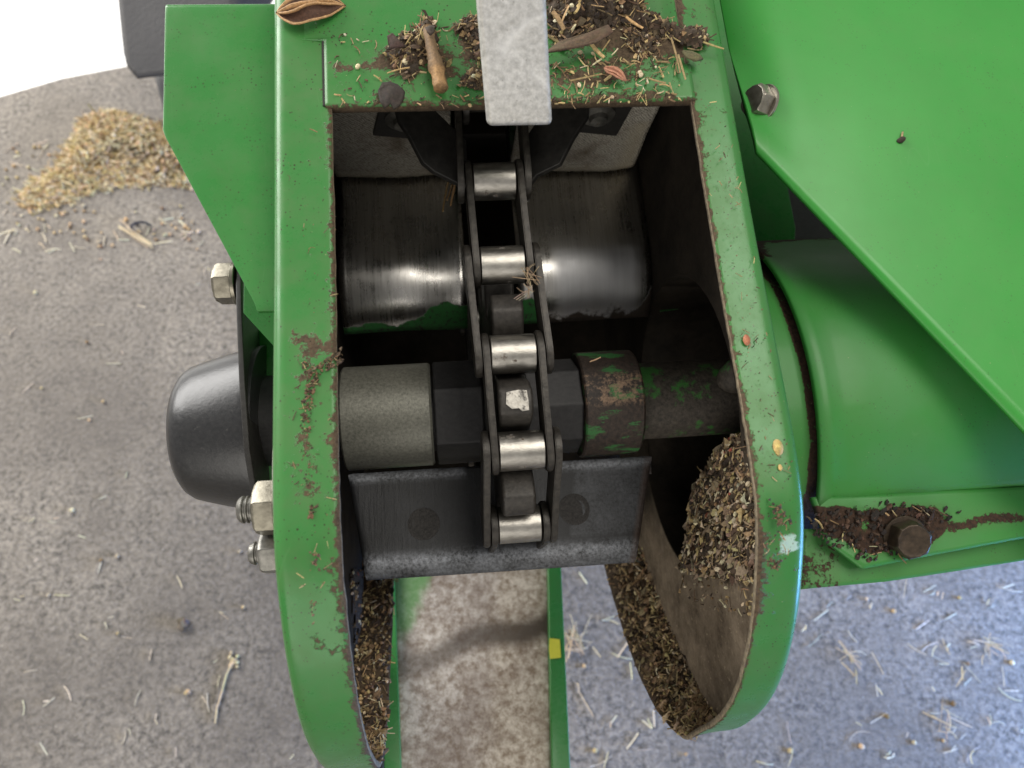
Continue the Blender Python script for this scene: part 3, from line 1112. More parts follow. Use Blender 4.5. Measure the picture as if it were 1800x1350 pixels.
YU = 128.0     # height of the upper paddle above the shaft
def tab_plate(px_pts, z_of):
    V = [at(px, py, 2, z_of(px)) for px, py in px_pts]
    return mesh('paddle_tab', V, [list(range(len(V)))], 'plate_black', chain, solid=3.0, offset=0, bevel=.5)

zl = lambda px: 64 + (818 - px) / 130 * 14
tab_plate([(690, 176), (742, 176), (818, 250), (820, 346), (806, 326), (762, 304), (742, 288), (716, 238), (700, 214)], zl)
zr = lambda px: 64 + (px - 922) / 115 * 14
tab_plate([(922, 250), (972, 176), (1036, 176), (1034, 206), (1008, 246), (986, 290), (945, 310), (930, 330), (924, 356)], zr)

# ================================================================== PADDLES
up_ = thing('rubber_paddle', (0, YU, 40), 'fabric faced grey rubber paddle under the cover plate at the top of the opening', 'paddle', 'conveyor paddles')
yb = at(590, 310, 2, -12).y
rows, dt = [], []
for j in range(29):
    z = -11.5 + 108 * j / 28
    row = []
    for i in range(81):
        x = -82.5 + 172 * i / 80
        zz, yy = z, yb - 1.5
        yy += 2.2 * noise.noise(Vector((x * .03, z * .03, 5)))
        if j == 0:
            zz += 1.0 * noise.noise(Vector((x * .45, 0, 2))) + .5 * noise.noise(Vector((x * 1.6, 0, 7)))
        e = max(0, (x - 72) / 18)
        row.append((x, yy + e * 2, zz))
        dt.append((.40 if j == 0 else .22 if j == 1 else 0) + .5 * math.exp(-((x - 84) / 6) ** 2) * (j < 12))
    rows.append(row)
ub = grid('blade', rows, 'fabric', up_, attrs={'dirt': dt}, solid=5.0, offset=1)
bm = bmesh.new(); bm.from_mesh(ub.data)
bmesh.ops.delete(bm, geom=[f for f in bm.faces if -.019 < f.calc_center_median().x < .0165 and f.calc_center_median().z < .085], context='FACES')
bm.to_mesh(ub.data); bm.free()
# notch filler: dark backing plate and bolts with washers on its underside
for (px, py) in ((708, 216), (1052, 208)):
    c_ = at(px, py, 1, yb - 6)
    c_.y = yb - 1.0
    prism('backing_plate', [(c_.x - 16, c_.y, c_.z - 14), (c_.x + 14, c_.y, c_.z - 20), (c_.x + 18, c_.y, c_.z + 16), (c_.x - 8, c_.y, c_.z + 18)], (0, -2.6, 0), 'plate_black', up_, .4)
    lathe('rivet_head', (c_.x, c_.y - 2.6, c_.z), (0, -1, 0), [(0, 9.0), (1.2, 8.6), (2.0, 6.0), (2.4, 5.0), (4.6, 4.2), (5.2, .3)], 'zinc_grey', up_, n=28, sharp=25)

TH = math.radians(82)
pn = Vector((0, math.cos(TH), math.sin(TH)))
lp = thing('rubber_paddle', (0, -55, 8), 'worn black rubber paddle across the bottom of the chain above the hanging door', 'paddle', 'conveyor paddles')
c00, c10, c01, c11 = [atp(px, py, (0, 0, 0), pn) for px, py in ((612, 838), (1146, 806), (640, 1003), (1121, 972))]
rows, dt, rs = [], [], []
nu, nv = 60, 26
for j in range(-4, nv + 4):
    row = []
    for i in range(nu + 1):
        u = i / nu
        jj = max(0, min(nv, j))
        v = jj / nv
        top = c00.lerp(c10, u); bot = c01.lerp(c11, u)
        p = top.lerp(bot, v)
        # rounded long edges fall back
        if j <= 0:
            g = -j / 4 * math.pi / 2
            p = p + (top - bot).normalized() * 2.0 * math.sin(g) - pn * 2.0 * (1 - math.cos(g))
        if j >= nv:
            g = (j - nv + 1) / 4 * math.pi / 2
            p = p + (bot - top).normalized() * 4.0 * math.sin(g) - pn * 4.0 * (1 - math.cos(g))
        p = p + pn * (.9 * noise.noise(Vector((p.x * .03, p.y * .03, 1))))
        if u == 0 or u == 1:
            p = p - pn * 1.2
        row.append(p)
        e = math.exp(-((v - .93) / .07) ** 2) + .75 * math.exp(-((v - .03) / .04) ** 2) * (u < .38 or u > .65)  # pale long edges: wear, with the bluish highlight put into the colour
        e += .16 * (u > .74) * (v < .8)
        dt.append(min(1, e))
        rs.append(.25 if u > .97 else 0)
    rows.append(row)
grid('blade', rows, 'rubber', lp, attrs={'dirt': dt, 'patch_mask': rs}, solid=9.0, offset=-1)
for px, py in ((744, 921), (1010, 895)):
    c_ = atp(px, py, (0, 0, 0), pn)
    lathe('rivet_head', c_ - pn * .3, pn, [(0, 8.2), (.5, 7.8), (.7, 6.5), (.5, 5.0), (.6, .3)], 'rivet', lp, n=28)

# ================================================================== SILVER BAR
zb0, zb1 = 125.0, 152.0
b0, b1 = at(857, 222, 2, zb0), at(972, 220, 2, zb0)
t0, t1 = at(838, 0, 2, zb1), at(961, 0, 2, zb1)
t0 = b0 + (t0 - b0) * 1.5; t1 = b1 + (t1 - b1) * 1.5
bn = (b1 - b0).cross(t0 - b0).normalized()
o = prism('latch_bar', [b0, b1, t1, t0], -bn * 6.0, 'aluminium', None, 2.0, seg=3)
tag(o, 'flat pale aluminium bar lying across the green cover plate', 'bar')

# ================================================================== RIGHT SIDE: PANEL, TUBE, BACK PLATE
panel = thing('side_panel', (200, 100, 60), 'large smooth bright green sheet panel with a slanting lower edge', 'panel')
ZP = 98.0
pA, pB = at(1312, 250, 2, ZP), at(1800, 762, 2, ZP)
slope = (pB.y - pA.y) / (pB.x - pA.x)
rows = []
NX, NY = 48, 30
x_left = pA.x + 3.5
for j in range(NY + 1):
    row = []
    for i in range(NX + 1):
        x = x_left + (330 - x_left) * (i / NX) ** 1.6
        yl = pA.y + slope * (x - pA.x)
        yl = max(yl, -170)
        y = yl + (262 - yl) * j / NY
        k = max(0, 1 - (x - x_left) / 26)
        z = ZP - 9 * k ** 2.2 * max(0, min(1, (y - yl - 12) / 45)) + 2.0 * math.sin(min(1, (x - x_left) / 200) * 2.4) + 1.2 * math.sin(y * .011 + .6)
        row.append((x, y, z))
    rows.append(row)
npn = (NX + 1) * (NY + 1)
grid('sheet', rows, 'green_panel', panel, attrs={'dirt': [0] * npn, 'patch_mask': [0] * npn}, solid=2.4, offset=-1)
bc = at(1343, 184, 2, 95)
hex_bolt('bolt', bc, (-.90, .06, .43), 7.6, 6.2, 'bolt_dark', panel, washer=8.6, washer_h=1.5, wmat='bolt_dark', rot=.1)

bp = prism('back_plate', [(100, 60, -30), (182, 66, -30), (192, 110, -30), (192, 420, -30), (100, 420, -30)], (0, 0, -3), 'green', None, .3)
tag(bp, 'shaded dark green plate in the gap between flange and panel', 'plate')

fp = prism('gap_shade_plate', [(100, 20, -75), (420, 20, -75), (420, 460, -75), (100, 460, -75)], (0, 0, -4), 'plate_black', None, .3)  # added sheet; its black stands in for the shade of the gap
tag(fp, 'added black plate standing for the shade deep in the gap above the auger housing', 'plate')
tube = thing('auger_tube', (200, -100, 0), 'rounded green auger housing with rusted bolted lip beside the right flange', 'auger housing')
TY, TZ, TR = -12.0, -14.0, 97.0
def tube_rows(x0, x1, r_, g0, g1, nx_, ng, flare=None):
    rows, dt = [], []
    for i in range(nx_ + 1):
        x = x0 + (x1 - x0) * i / nx_
        row = []
        for k in range(ng + 1):
            g = math.radians(g0 + (g1 - g0) * k / ng)
            rr = r_ + (flare(x) if flare else 0)
            row.append((x, TY + rr * math.sin(g), TZ + rr * math.cos(g)))
            dt.append(0.0)
        rows.append(row)
    return rows, dt
# main shell: flared lip at the open left end
rows, dt = tube_rows(124, 400, TR, -33.5, 150, 40, 46, lambda x: 1.6 * math.exp(-(x - 124) / 3.0) - 1.2 * math.exp(-((x - 133) / 4) ** 2))
dtt = []
for row in rows:
    for p in row:
        d_ = .9 * math.exp(-((p[0] - 124) / 10) ** 2) * (1 if p[1] > 52 else .0) + 1.0 * math.exp(-((p[1] + 68) / 5.0) ** 2) * (.95 if p[0] < 178 else .2)
        d_ += 1.2 / (1 + math.exp(-(p[1] - 69 + 6 * dirt_noise(p, .12)) / 1.5)) * (p[0] < 190)
        dtt.append(d_)
grid('shell', rows, 'green_tube', tube, attrs={'dirt': dtt, 'patch_mask': [0] * len(dtt)}, solid=2.4, offset=-1)
# inner sleeve between the housing wall and the shell
rows, dt = tube_rows(99, 133, TR - 5.5, -75, 150, 17, 60)
dts = []
for row in rows:
    for p in row:
        dts.append(.08 + 1.0 * max(0, min(1, (p[0] - 120.5) / 2.5)) + (.35 if p[1] < -45 else 0))
grid('sleeve', rows, 'green_tube', tube, attrs={'dirt': dts, 'patch_mask': [0] * len(dts)}, solid=2.4, offset=-1)
rows = []
for i in range(13):
    x = 94.6 + 240 * i / 12
    rows.append([(x, HY + (HR - .2) * math.cos(6.2832 * k / 48), HZ - 8 * min(1, i / 4) + (HR - .2) * math.sin(6.2832 * k / 48)) for k in range(49)])
grid('liner', rows, 'wall_inner', tube, attrs={'dirt': [0.0] * (13 * 49)}, solid=1.5)
lathe('light_stop_disc', (160, -12, -12), (1, 0, 0), [(0, 77), (2, 77)], 'wall_inner', tube, n=48)  # added disc shutting the tube against side light so the hole stays dark
# lower half seen under the lip
def lip_sheet(name, px_poly, z, dirtf, th, bevel=.4, nseg=56, nv_=14):
    """flat flange strip between two traced edges"""
    up_e, lo_e = px_poly
    rows, dt = [], []
    def along(e, t):
        n_ = len(e) - 1
        i = min(int(t * n_), n_ - 1)
        f_ = t * n_ - i
        a_, b_ = e[i], e[i + 1]
        return at(a_[0] + (b_[0] - a_[0]) * f_, a_[1] + (b_[1] - a_[1]) * f_, 2, z)
    for j in range(nv_ + 1):
        row = []
        for i in range(nseg + 1):
            t = i / nseg
            p = along(up_e, t).lerp(along(lo_e, t), j / nv_)
            p.z += .5 * noise.noise(Vector((p.x * .06, p.y * .06, 4)))
            row.append(p); dt.append(dirtf(p, t, j / nv_))
        rows.append(row)
    return grid(name, rows, 'green_tube', tube, attrs={'dirt': dt, 'patch_mask': [0] * len(dt)}, solid=th, offset=-1)
def lip_dirt(p, t, v):
    b_ = 1.15 * min(1, max(0, (v - .12) / .15)) * (1 - min(1, max(0, (t - .58) / .10))) * (1 - .9 * max(0, v - .74) / .22)
    b_ += .85 * math.exp(-((v - .58) / .16) ** 2) * (t > .3)
    return max(0, b_ + .5 * dirt_noise((p.x, p.y, 0), .13))
lip_sheet('lip', ([(1428, 874), (1560, 868), (1680, 862), (2100, 840)], [(1455, 952), (1517, 1000), (1660, 972), (2100, 890)]), 69.0, lip_dirt, 3.0)
lip_sheet('lower_lip', ([(1412, 930), (1560, 925), (1680, 915), (2100, 890)], [(1408, 1036), (1560, 1022), (1680, 1004), (2100, 938)]), 62.0,
          lambda p, t, v: .25 + .5 * (t < .15), 3.0)
lb = at(1588, 944, 2, 69)
hex_bolt('bolt', lb + Vector((0, 0, .3)), (-.12, -.25, .96), 8.0, 7.4, 'rusty_bolt', tube, washer=9.0, washer_h=1.5, wmat='rusty_bolt', rot=.5)

# ================================================================== HANGING DOOR
door = thing('hanging_door', (0, -180, -200), 'rust mottled flat door with green edge rims hanging under the paddle', 'door')
dz0, dz1 = -235.0, -168.0
e0 = [at(688, 940, 2, dz0), at(965, 940, 2, dz0)]
e1 = [at(705, 1420, 2, dz1), at(972, 1420, 2, dz1)]
rows, dt, gs = [], [], []
for j in range(61):
    v = j / 60
    a_ = e0[0].lerp(e1[0], v); b_ = e0[1].lerp(e1[1], v)
    row = []
    for i in range(41):
        u = i / 40
        p = a_.lerp(b_, u)
        row.append(p)
        vb = .53 - .17 * u + .02 * math.sin(u * 9)
        dt.append(min(1, 1.35 * math.exp(-((v - vb) / .045) ** 2)) * (.55 + .45 * u) + .75 * math.exp(-((u - 1) / .025) ** 2) * (v < .6) + .6 * math.exp(-((v - .1) / .05) ** 2) * (u > .3))
        gs.append(.72 * max(0, min(1, (.27 - .65 * max(0, v - .17) - u + .03 * noise.noise(Vector((u * 30, v * 30, 0)))) / .05)) * max(0, min(1, (.46 - v) / .08)))
    rows.append(row)
grid('plate', rows, 'door', door, attrs={'dirt': dt, 'patch_mask': gs}, solid=2.0, offset=0)
dn = (e1[0] - e0[0]).cross(e0[1] - e0[0]).normalized()
if dn.z < 0:
    dn = -dn
for (pa0, pa1, pb0, pb1) in (((668, 940), (691, 940), (676, 1420), (708, 1420)), ((962, 940), (984, 940), (971, 1420), (1006, 1420))):
    q0, q1 = at(*pa0, 2, dz0 + 9), at(*pa1, 2, dz0 + 9)
    r0, r1 = at(*pb0, 2, dz1 + 9), at(*pb1, 2, dz1 + 9)
    prism('edge_rim', [q0, q1, r1, r0], -dn * 10, 'green', door, .9)
rim_p = at(975, 940, 2, dz0 + 9)
rn = (at(984, 940, 2, dz0 + 9) - at(962, 940, 2, dz0 + 9)).cross(at(971, 1420, 2, dz1 + 9) - at(962, 940, 2, dz0 + 9)).normalized()
if rn.z < 0:
    rn = -rn
ym = [atp(px, py, rim_p + rn * .5, rn) for px, py in ((966, 1122), (984, 1124), (986, 1156), (967, 1158), (965, 1140))]
mesh('paint_mark', ym, [list(range(len(ym)))], 'yellow', door, solid=.4)

# ================================================================== TYRE BEHIND THE BRACKET
gt = ground_at(262, 150)
tyre = bpy.data.objects.new('tyre', None); col.objects.link(tyre)
d_ = CW @ np.array([(250 - 900) / F, -(40 - 675) / F, -1.0])
tag(tyre, 'black rubber tyre corner standing behind the green bracket', 'tyre')
def wpt(px, py, depth):
    d_ = CW @ np.array([(px - 900) / F, -(py - 675) / F, -1.0])
    return Vector(d_ * depth) + Vector((0, 0, CAM_H))
tyre.location = ground_at(330, 215)
def wprism(name, pxs, depth, back, mat, bevel):
    fr = [wpt(px, py, depth) for px, py in pxs]
    vec = Vector((.05, .28, -.02)).normalized() * back
    n = len(fr)
    v = fr + [p + vec for p in fr]
    f = [list(range(n)), list(range(2 * n - 1, n - 1, -1))] + [[i, (i + 1) % n, n + (i + 1) % n, n + i] for i in range(n)]
    o = mesh(name, v, f, mat, None, machine=False, scale=1, bevel=bevel, seg=4)
    o.parent = tyre
    o.matrix_parent_inverse = Matrix.Translation(-tyre.location)
    return o
wprism('tread_block', [(192, -260), (196, 0), (203, 70), (208, 116), (236, 149), (330, 138), (420, 120), (420, -260)], .86, .14, 'tyre', .014)
wprism('sidewall', [(262, 120), (268, 150), (284, 208), (300, 236), (420, 236), (420, 100)], .93, .12, 'tyre', .010)

# ================================================================== LOOSE THINGS ON THE COVER PLATE
def husk(name, px0, px1, width, z, c_out, c_in, label, openness=.55, tilt=0.0):
    """a split dry pod: two curved leaf-shaped halves meeting at the tips, each a sub-shell"""
    a_, b_ = at(*px0, 2, z), at(*px1, 2, z)
    ax_ = b_ - a_; L = ax_.length; ax_.normalize()
    nz = Vector((0, 0, 1)); sd = nz.cross(ax_)
    root = thing(name, a_, label, 'seed pod')
    for hs in (1, -1):
        V, Fc, tc = [], [], []
        nu, nv = 22, 9
        for i in range(nu + 1):
            t = i / nu
            ww = width * (math.sin(math.pi * min(1, t * 1.02)) ** .75) * (1 - .25 * t)
            for j in range(nv + 1):
                g = math.pi * (j / nv) * .78 + .15
                lump = 1 + .12 * math.sin(t * 3 * math.pi) + .06 * noise.noise(Vector((i * .5, j * .5, hs)))
                off = ww * (.10 + openness * (t * 1.0 if hs > 0 else 1 - t * .6)) * hs * .55
                y_ = -math.cos(g) * ww * .5 * hs * lump
                h_ = -math.sin(g) * ww * .42 * lump
                p = a_ + ax_ * (L * t) + sd * (off + y_) + nz * (h_ + ww * .42 + .6 + .8 * math.sin(t * 3.1))
                V.append(p)
                k = .7 + .5 * noise.noise(Vector((i * .4, j * .9, 3)))
                tc.append(tuple(max(.01, x * (1 + .35 * k - .2)) for x in (c_out if j < 2 or j > nv - 2 else c_in)))
        for i in range(nu):
            for j in range(nv):
                Fc.append([i * (nv + 1) + j, i * (nv + 1) + j + 1, (i + 1) * (nv + 1) + j + 1, (i + 1) * (nv + 1) + j])
        o = mesh('pod_half', V, Fc, 'pod', root, smooth=True, tint=tc, solid=.7)
    return root


husk('seed_pod', (486, 24), (608, 12), 11.5, 113, (.42, .25, .115), (.075, .035, .020), 'split brown soybean pod lying on the top left corner of the flange', .95)
husk('seed_husk', (1062, 120), (1100, 143), 4.2, 115, (.50, .24, .15), (.36, .16, .10), 'small reddish brown husk on the cover right of the bar', .35)

# twig with a node
tw_root = None
V, Fc, tc = [], [], []
path = [(752, 48), (757, 75), (762, 98), (766, 116), (771, 135), (775, 156)]
rad = [2.0, 2.3, 2.4, 3.2, 2.7, 3.0]
P_ = catmull([tuple(at(px, py, 2, 118.0)) for px, py in path], 5)
Rr = catmull([(r_, 0) for r_ in rad], 5)
for i, p in enumerate(P_):
    d_ = Vector(P_[min(i + 1, len(P_) - 1)]) - Vector(P_[max(i - 1, 0)])
    a_, u, v = frame_of(d_)
    for k in range(12):
        g = 6.283 * k / 12
        rr = Rr[i][0] * (1 + .22 * noise.noise(Vector((k * 1.1, i * .35, 0))))
        V.append(Vector(p) + (u * math.cos(g) + v * math.sin(g)) * rr)
        tt = i / len(P_)
        base = (.34, .20, .085) if tt > .62 else (.24, .15, .075)
        kk = .75 + .7 * abs(noise.noise(Vector((k * 1.3, i * .12, 6))))
        tc.append(tuple(x * kk for x in base))
for i in range(len(P_) - 1):
    for k in range(12):
        k2 = (k + 1) % 12
        Fc.append([i * 12 + k, i * 12 + k2, i * 12 + 12 + k2, i * 12 + 12 + k])
Fc += [list(range(12)), list(range(len(V) - 12, len(V)))]
o = mesh('twig', V, Fc, 'pod', None, smooth=True, tint=tc)
tag(o, 'short tan plant stem with a knot lying on the cover left of the bar', 'twig')


def leaf(name, pxs, z, c, label, cat, lift=2.5, up=113.0):
    V = [at(px, py, 2, z) for px, py in pxs]
    cen = sum(V, Vector()) / len(V)
    V2, Fc, tc = [], [], []
    n = len(V)
    rings = 5
    for r_ in range(rings):
        k = 1 - r_ / rings
        for i, p in enumerate(V):
            w_ = cen.lerp(p, k)
            w_.z += lift * noise.noise(Vector((w_.x * .16, w_.y * .16, 2))) + lift * .5 * (1 - k) + (.8 * random.uniform(-1, 1) if r_ == 0 else 0)
            V2.append(w_); tc.append(vary(c, .22))
    for r_ in range(rings - 1):
        for i in range(n):
            j = (i + 1) % n
            Fc.append([r_ * n + i, r_ * n + j, (r_ + 1) * n + j, (r_ + 1) * n + i])
    Fc.append([(rings - 1) * n + i for i in range(n)])
    o = mesh(name, V2, Fc, 'debris', None, smooth=True, tint=tc, solid=.9)
    return tag(o, label, cat)


leaf('leaf_scrap', [(664, 158), (672, 146), (686, 144), (700, 150), (712, 162), (710, 172), (703, 184), (692, 193), (686, 182), (676, 192), (668, 178)], 115.5, (.030, .022, .018), 'dark torn leaf scrap overhanging the lower cover edge', 'leaf', 1.5)
leaf('leaf_scrap', [(681, 66), (690, 62), (703, 74), (712, 82), (700, 86), (684, 84)], 121, (.050, .030, .024), 'small dark curled leaf tip on the debris left of the stem', 'leaf', 2)
leaf('leaf_scrap', [(748, 50), (756, 42), (764, 44), (763, 58), (756, 64), (750, 58)], 124, (.060, .045, .035), 'dark curled flake on top end of the tan stem', 'leaf', 2)
leaf('bark_piece', [(958, 92), (985, 72), (1030, 58), (1068, 46), (1078, 56), (1050, 74), (1010, 88), (985, 92)], 122, (.105, .070, .042), 'flat brown bark piece in the debris right of the bar', 'bark', 2)
leaf('leaf_scrap', [(1198, 92), (1214, 88), (1232, 96), (1236, 104), (1222, 108), (1206, 103)], 116, (.11, .105, .05), 'olive brown flat leaf scrap at the right cover corner', 'leaf', 1)

# heaps of mud and chaff
def heap(name, poly, plane, n, hmax, label, mixw=MIX, sizes=(.5, 3.0), axis=2, straw=.15, grains=.03, nrm=None, straw_l=(3, 9), px_scale=4.0, chips=.45, fallmm=6, bodyc=(.060, .042, .027)):
    D = Debris()
    nv = Vector(nrm) if nrm else Vector((0, 0, 1))
    if hmax > 2:
        D.body(poly, plane, hmax, axis, nv, px_scale, fallmm, bodyc)
    for _ in range(n):
        px, py = sample(poly)
        hh = min(1, poly_depth(poly, px, py) / px_scale / fallmm) * hmax
        p = at(px, py, axis, plane) + nv * (hh * random.uniform(.15, 1) ** .7)
        r = random.random()
        s_ = random.uniform(*sizes) * random.uniform(.5, 1)
        if r < straw:
            t_ = nv.orthogonal().normalized()
            dd_ = Matrix.Rotation(random.random() * 6.28, 3, nv) @ t_ + nv * random.gauss(0, .28)
            D.straw(p, dd_, random.uniform(*straw_l), random.uniform(.14, .42), pick([(TAN, 3), (STRAW, 3), (BROWN, 2), (PALE, .7)]))
        elif r < straw + grains:
            D.grain(p, random.uniform(.5, 1.1), pick([(STRAW, 2), (PALE, 2.5), (TAN, 3), (RED, .2)]))
        elif r < straw + grains + chips:
            D.chip(p, s_ * 1.35, pick(mixw), nv)
        else:
            D.crumb(p, s_ * .75, pick(mixw))
    return tag(D.build(name), label, 'debris', kind='stuff')


PZ = 113.0
heap('debris_heap', [(690, 75), (705, 62), (740, 52), (752, 60), (756, 100), (740, 112), (735, 132), (712, 134), (695, 118), (676, 96)], PZ, 300, 6, 'brown mud and husk clump left of the tan stem', fallmm=5)
heap('debris_heap', [(738, 34), (755, 30), (768, 44), (765, 62), (772, 100), (792, 112), (786, 120), (766, 112), (748, 78), (732, 72)], PZ, 160, 7, 'mud crumbs around the upper end of the tan stem')
heap('debris_heap', [(800, 48), (820, 30), (846, 26), (852, 104), (836, 110), (828, 78), (806, 66)], PZ, 220, 7, 'mud and straw clump pressed against the left edge of the bar')
heap('debris_heap', [(808, 150), (822, 128), (850, 122), (856, 152), (838, 156)], PZ, 220, 5, 'small mud clump by the lower left of the bar')
heap('debris_heap', [(955, 0), (955, -70), (1120, -70), (1135, 20), (1165, 32), (1190, 46), (1225, 48), (1248, 62), (1246, 84), (1222, 92), (1196, 74), (1160, 68), (1128, 54), (1095, 44), (1070, 56), (1020, 80), (985, 90), (966, 60)], PZ, 1500, 12, 'large heap of mud, chaff and straw right of the bar', fallmm=9, straw=.16)
heap('debris_heap', [(1095, 48), (1140, 55), (1165, 70), (1150, 92), (1120, 96), (1100, 76)], PZ, 320, 4, 'loose chaff patch below the large heap')
heap('chaff_scatter', [(590, 60), (850, 40), (856, 186), (580, 186)], PZ, 190, .8, 'fine chaff sprinkled over the cover left of the bar', sizes=(.25, .7), straw=.3, straw_l=(1.2, 4), chips=.3)
heap('chaff_scatter', [(966, 95), (1110, 85), (1190, 90), (1200, 176), (968, 180)], PZ, 330, 1.0, 'fine chaff sprinkled over the cover right of the bar', sizes=(.25, .9), straw=.35, straw_l=(1.5, 6), chips=.3)
heap('chaff_scatter', [(640, 170), (1196, 166), (1196, 180), (640, 186)], PZ, 170, .8, 'dirt crumbs along the lower cover edge', sizes=(.3, .9), straw=.2, straw_l=(1.2, 4))

# longer straws lying on the heap
STR = [((1000, 10), (985, 44), .8), ((962, 62), (1004, 88), .9), ((1036, 74), (1062, 102), 1.2), ((1072, 70), (1058, 90), .6), ((1002, 142), (1058, 130), .6), ((1236, 74), (1272, 86), .6),
       ((1180, 66), (1196, 128), .7), ((1192, 96), (1205, 140), .8), ((1012, 24), (1020, -10), 1.4), ((972, 20), (992, 52), 1.6), ((1100, 30), (1130, 50), .8), ((720, 118), (680, 128), .4), ((1075, 132), (1062, 142), .8), ((1140, 138), (1170, 146), .6)]
SL = ['thin upright straw in the top of the large heap by the bar', 'straw running from the bar to the bark piece', 'short double straw below the right end of the bark piece', 'thin straw crossing just right of the short double straw',
      'long straw lying flat near the cover edge right of the bar', 'straw poking out over the right flange from the heap end', 'thin straw slanting down from the heap end', 'lower thin straw at the right cover seam',
      'thick straw at the top frame edge in the large heap', 'thick straw touching the right edge of the bar', 'straw across the middle of the large heap', 'hair thin straw left of the tan stem clump', 'short splinter under the reddish husk', 'small splinter right of the reddish husk']
for i, (a_, b_, r_) in enumerate(STR):
    z = 124 if a_[1] < 60 else 116.5
    p0, p1 = at(*a_, 2, z), at(*b_, 2, z - 1.5)
    D = Debris()
    D.straw((p0 + p1) / 2, p1 - p0, (p1 - p0).length, r_ * .75, vary((.42, .30, .14), .3), bend=.04, seg=5)
    tag(D.build('straw'), SL[i], 'straw', 'straws on the cover')

# mud crumbs and seeds on the flanges
def flange_crumbs(name, polys, z, label):
    D = Debris()
    for poly, n, sz in polys:
        for _ in range(n):
            px, py = sample(poly)
            p = at(px, py, 2, z + random.uniform(0, .5))
            r = random.random()
            if r < .12:
                D.straw(p, (random.gauss(0, 1), random.gauss(0, 1), .1), random.uniform(1, 3.6), random.uniform(.12, .24), pick([(TAN, 3), (STRAW, 1), (BROWN, 2)]))
            elif r < .65:
                D.chip(p, random.uniform(.35, 1.3) * sz, pick([(BROWN, 4), (DARK, 2), ((.16, .09, .05), 2)]))
            else:
                D.crumb(p, random.uniform(.3, .85) * sz, pick([(BROWN, 4), (DARK, 2), ((.16, .09, .05), 2)]))
    return tag(D.build(name), label, 'debris', kind='stuff')


flange_crumbs('mud_crumbs', [([(518, 630), (560, 640), (600, 612), (602, 636), (560, 660), (550, 700), (545, 770), (528, 760), (530, 700), (540, 660)], 260, 1.0), ([(525, 770), (555, 780), (560, 830), (535, 850)], 50, 1.0),
              ([(545, 880), (560, 890), (545, 910)], 14, 1.2), ([(545, 970), (562, 975), (555, 1000)], 14, 1.1), ([(540, 1050), (560, 1060), (550, 1100)], 16, .9), ([(505, 200), (590, 200), (600, 1050), (520, 1050)], 150, .45)], 113.0, 'dried mud crumbs stuck along the left flange')
flange_crumbs('mud_crumbs', [([(1350, 875), (1372, 890), (1392, 920), (1380, 930), (1362, 908)], 60, 1.1), ([(1345, 975), (1375, 985), (1372, 1005), (1350, 1000)], 40, 1.0), ([(1225, 100), (1290, 250), (1400, 850), (1345, 850), (1215, 200)], 330, .45),
              ([(1335, 900), (1405, 900), (1390, 990), (1335, 990)], 60, .6), ([(1310, 580), (1335, 585), (1330, 610), (1310, 605)], 12, .9)], 113.2, 'dried mud crumbs stuck along the right flange')
# flattened pale seeds on the right flange
for (px, py, s_, lb_) in ((1367, 786, 2.6, 'large flattened tan seed stuck halfway down the right flange'), (1371, 822, 1.0, 'tiny yellow seed just below the tan seed on the right flange'),
                          (1312, 598, 1.9, 'reddish seed husk near the inner edge of the right flange')):
    D = Debris()
    p = at(px, py, 2, 113.3)
    n_ = 14
    V = [p + Vector((0, 0, .8))]
    V += [p + Vector((math.cos(6.283 * k / n_) * s_ * .72 * (1 + random.uniform(-.06, .06)), math.sin(6.283 * k / n_) * s_ * 1.15 * (1 + random.uniform(-.06, .06)), .45)) for k in range(n_)]
    V += [v_ + Vector((0, 0, -.45)) for v_ in V[1:]]
    Fc = [[0, 1 + k, 1 + (k + 1) % n_] for k in range(n_)] + [[1 + k, 1 + n_ + k, 1 + n_ + (k + 1) % n_, 1 + (k + 1) % n_] for k in range(n_)]
    cc = (.50, .36, .13) if 'red' not in lb_ else (.42, .17, .09)
    o = mesh('seed', V, Fc, 'pod', None, smooth=True, tint=[vary(cc, .12) for _ in V])
    tag(o, lb_, 'seed')

D = Debris()
p = at(1584, 246, 2, ZP + 3.2)
D.grain(p, 1.5, (.035, .026, .018), 1.4)
D.straw(p + Vector((.8, 2.2, .3)), (.3, 1, .1), 3.2, .5, (.40, .30, .16), .05)
tag(D.build('seed', smooth=True), 'dark seed with a pale tip stuck on the big green panel', 'seed')

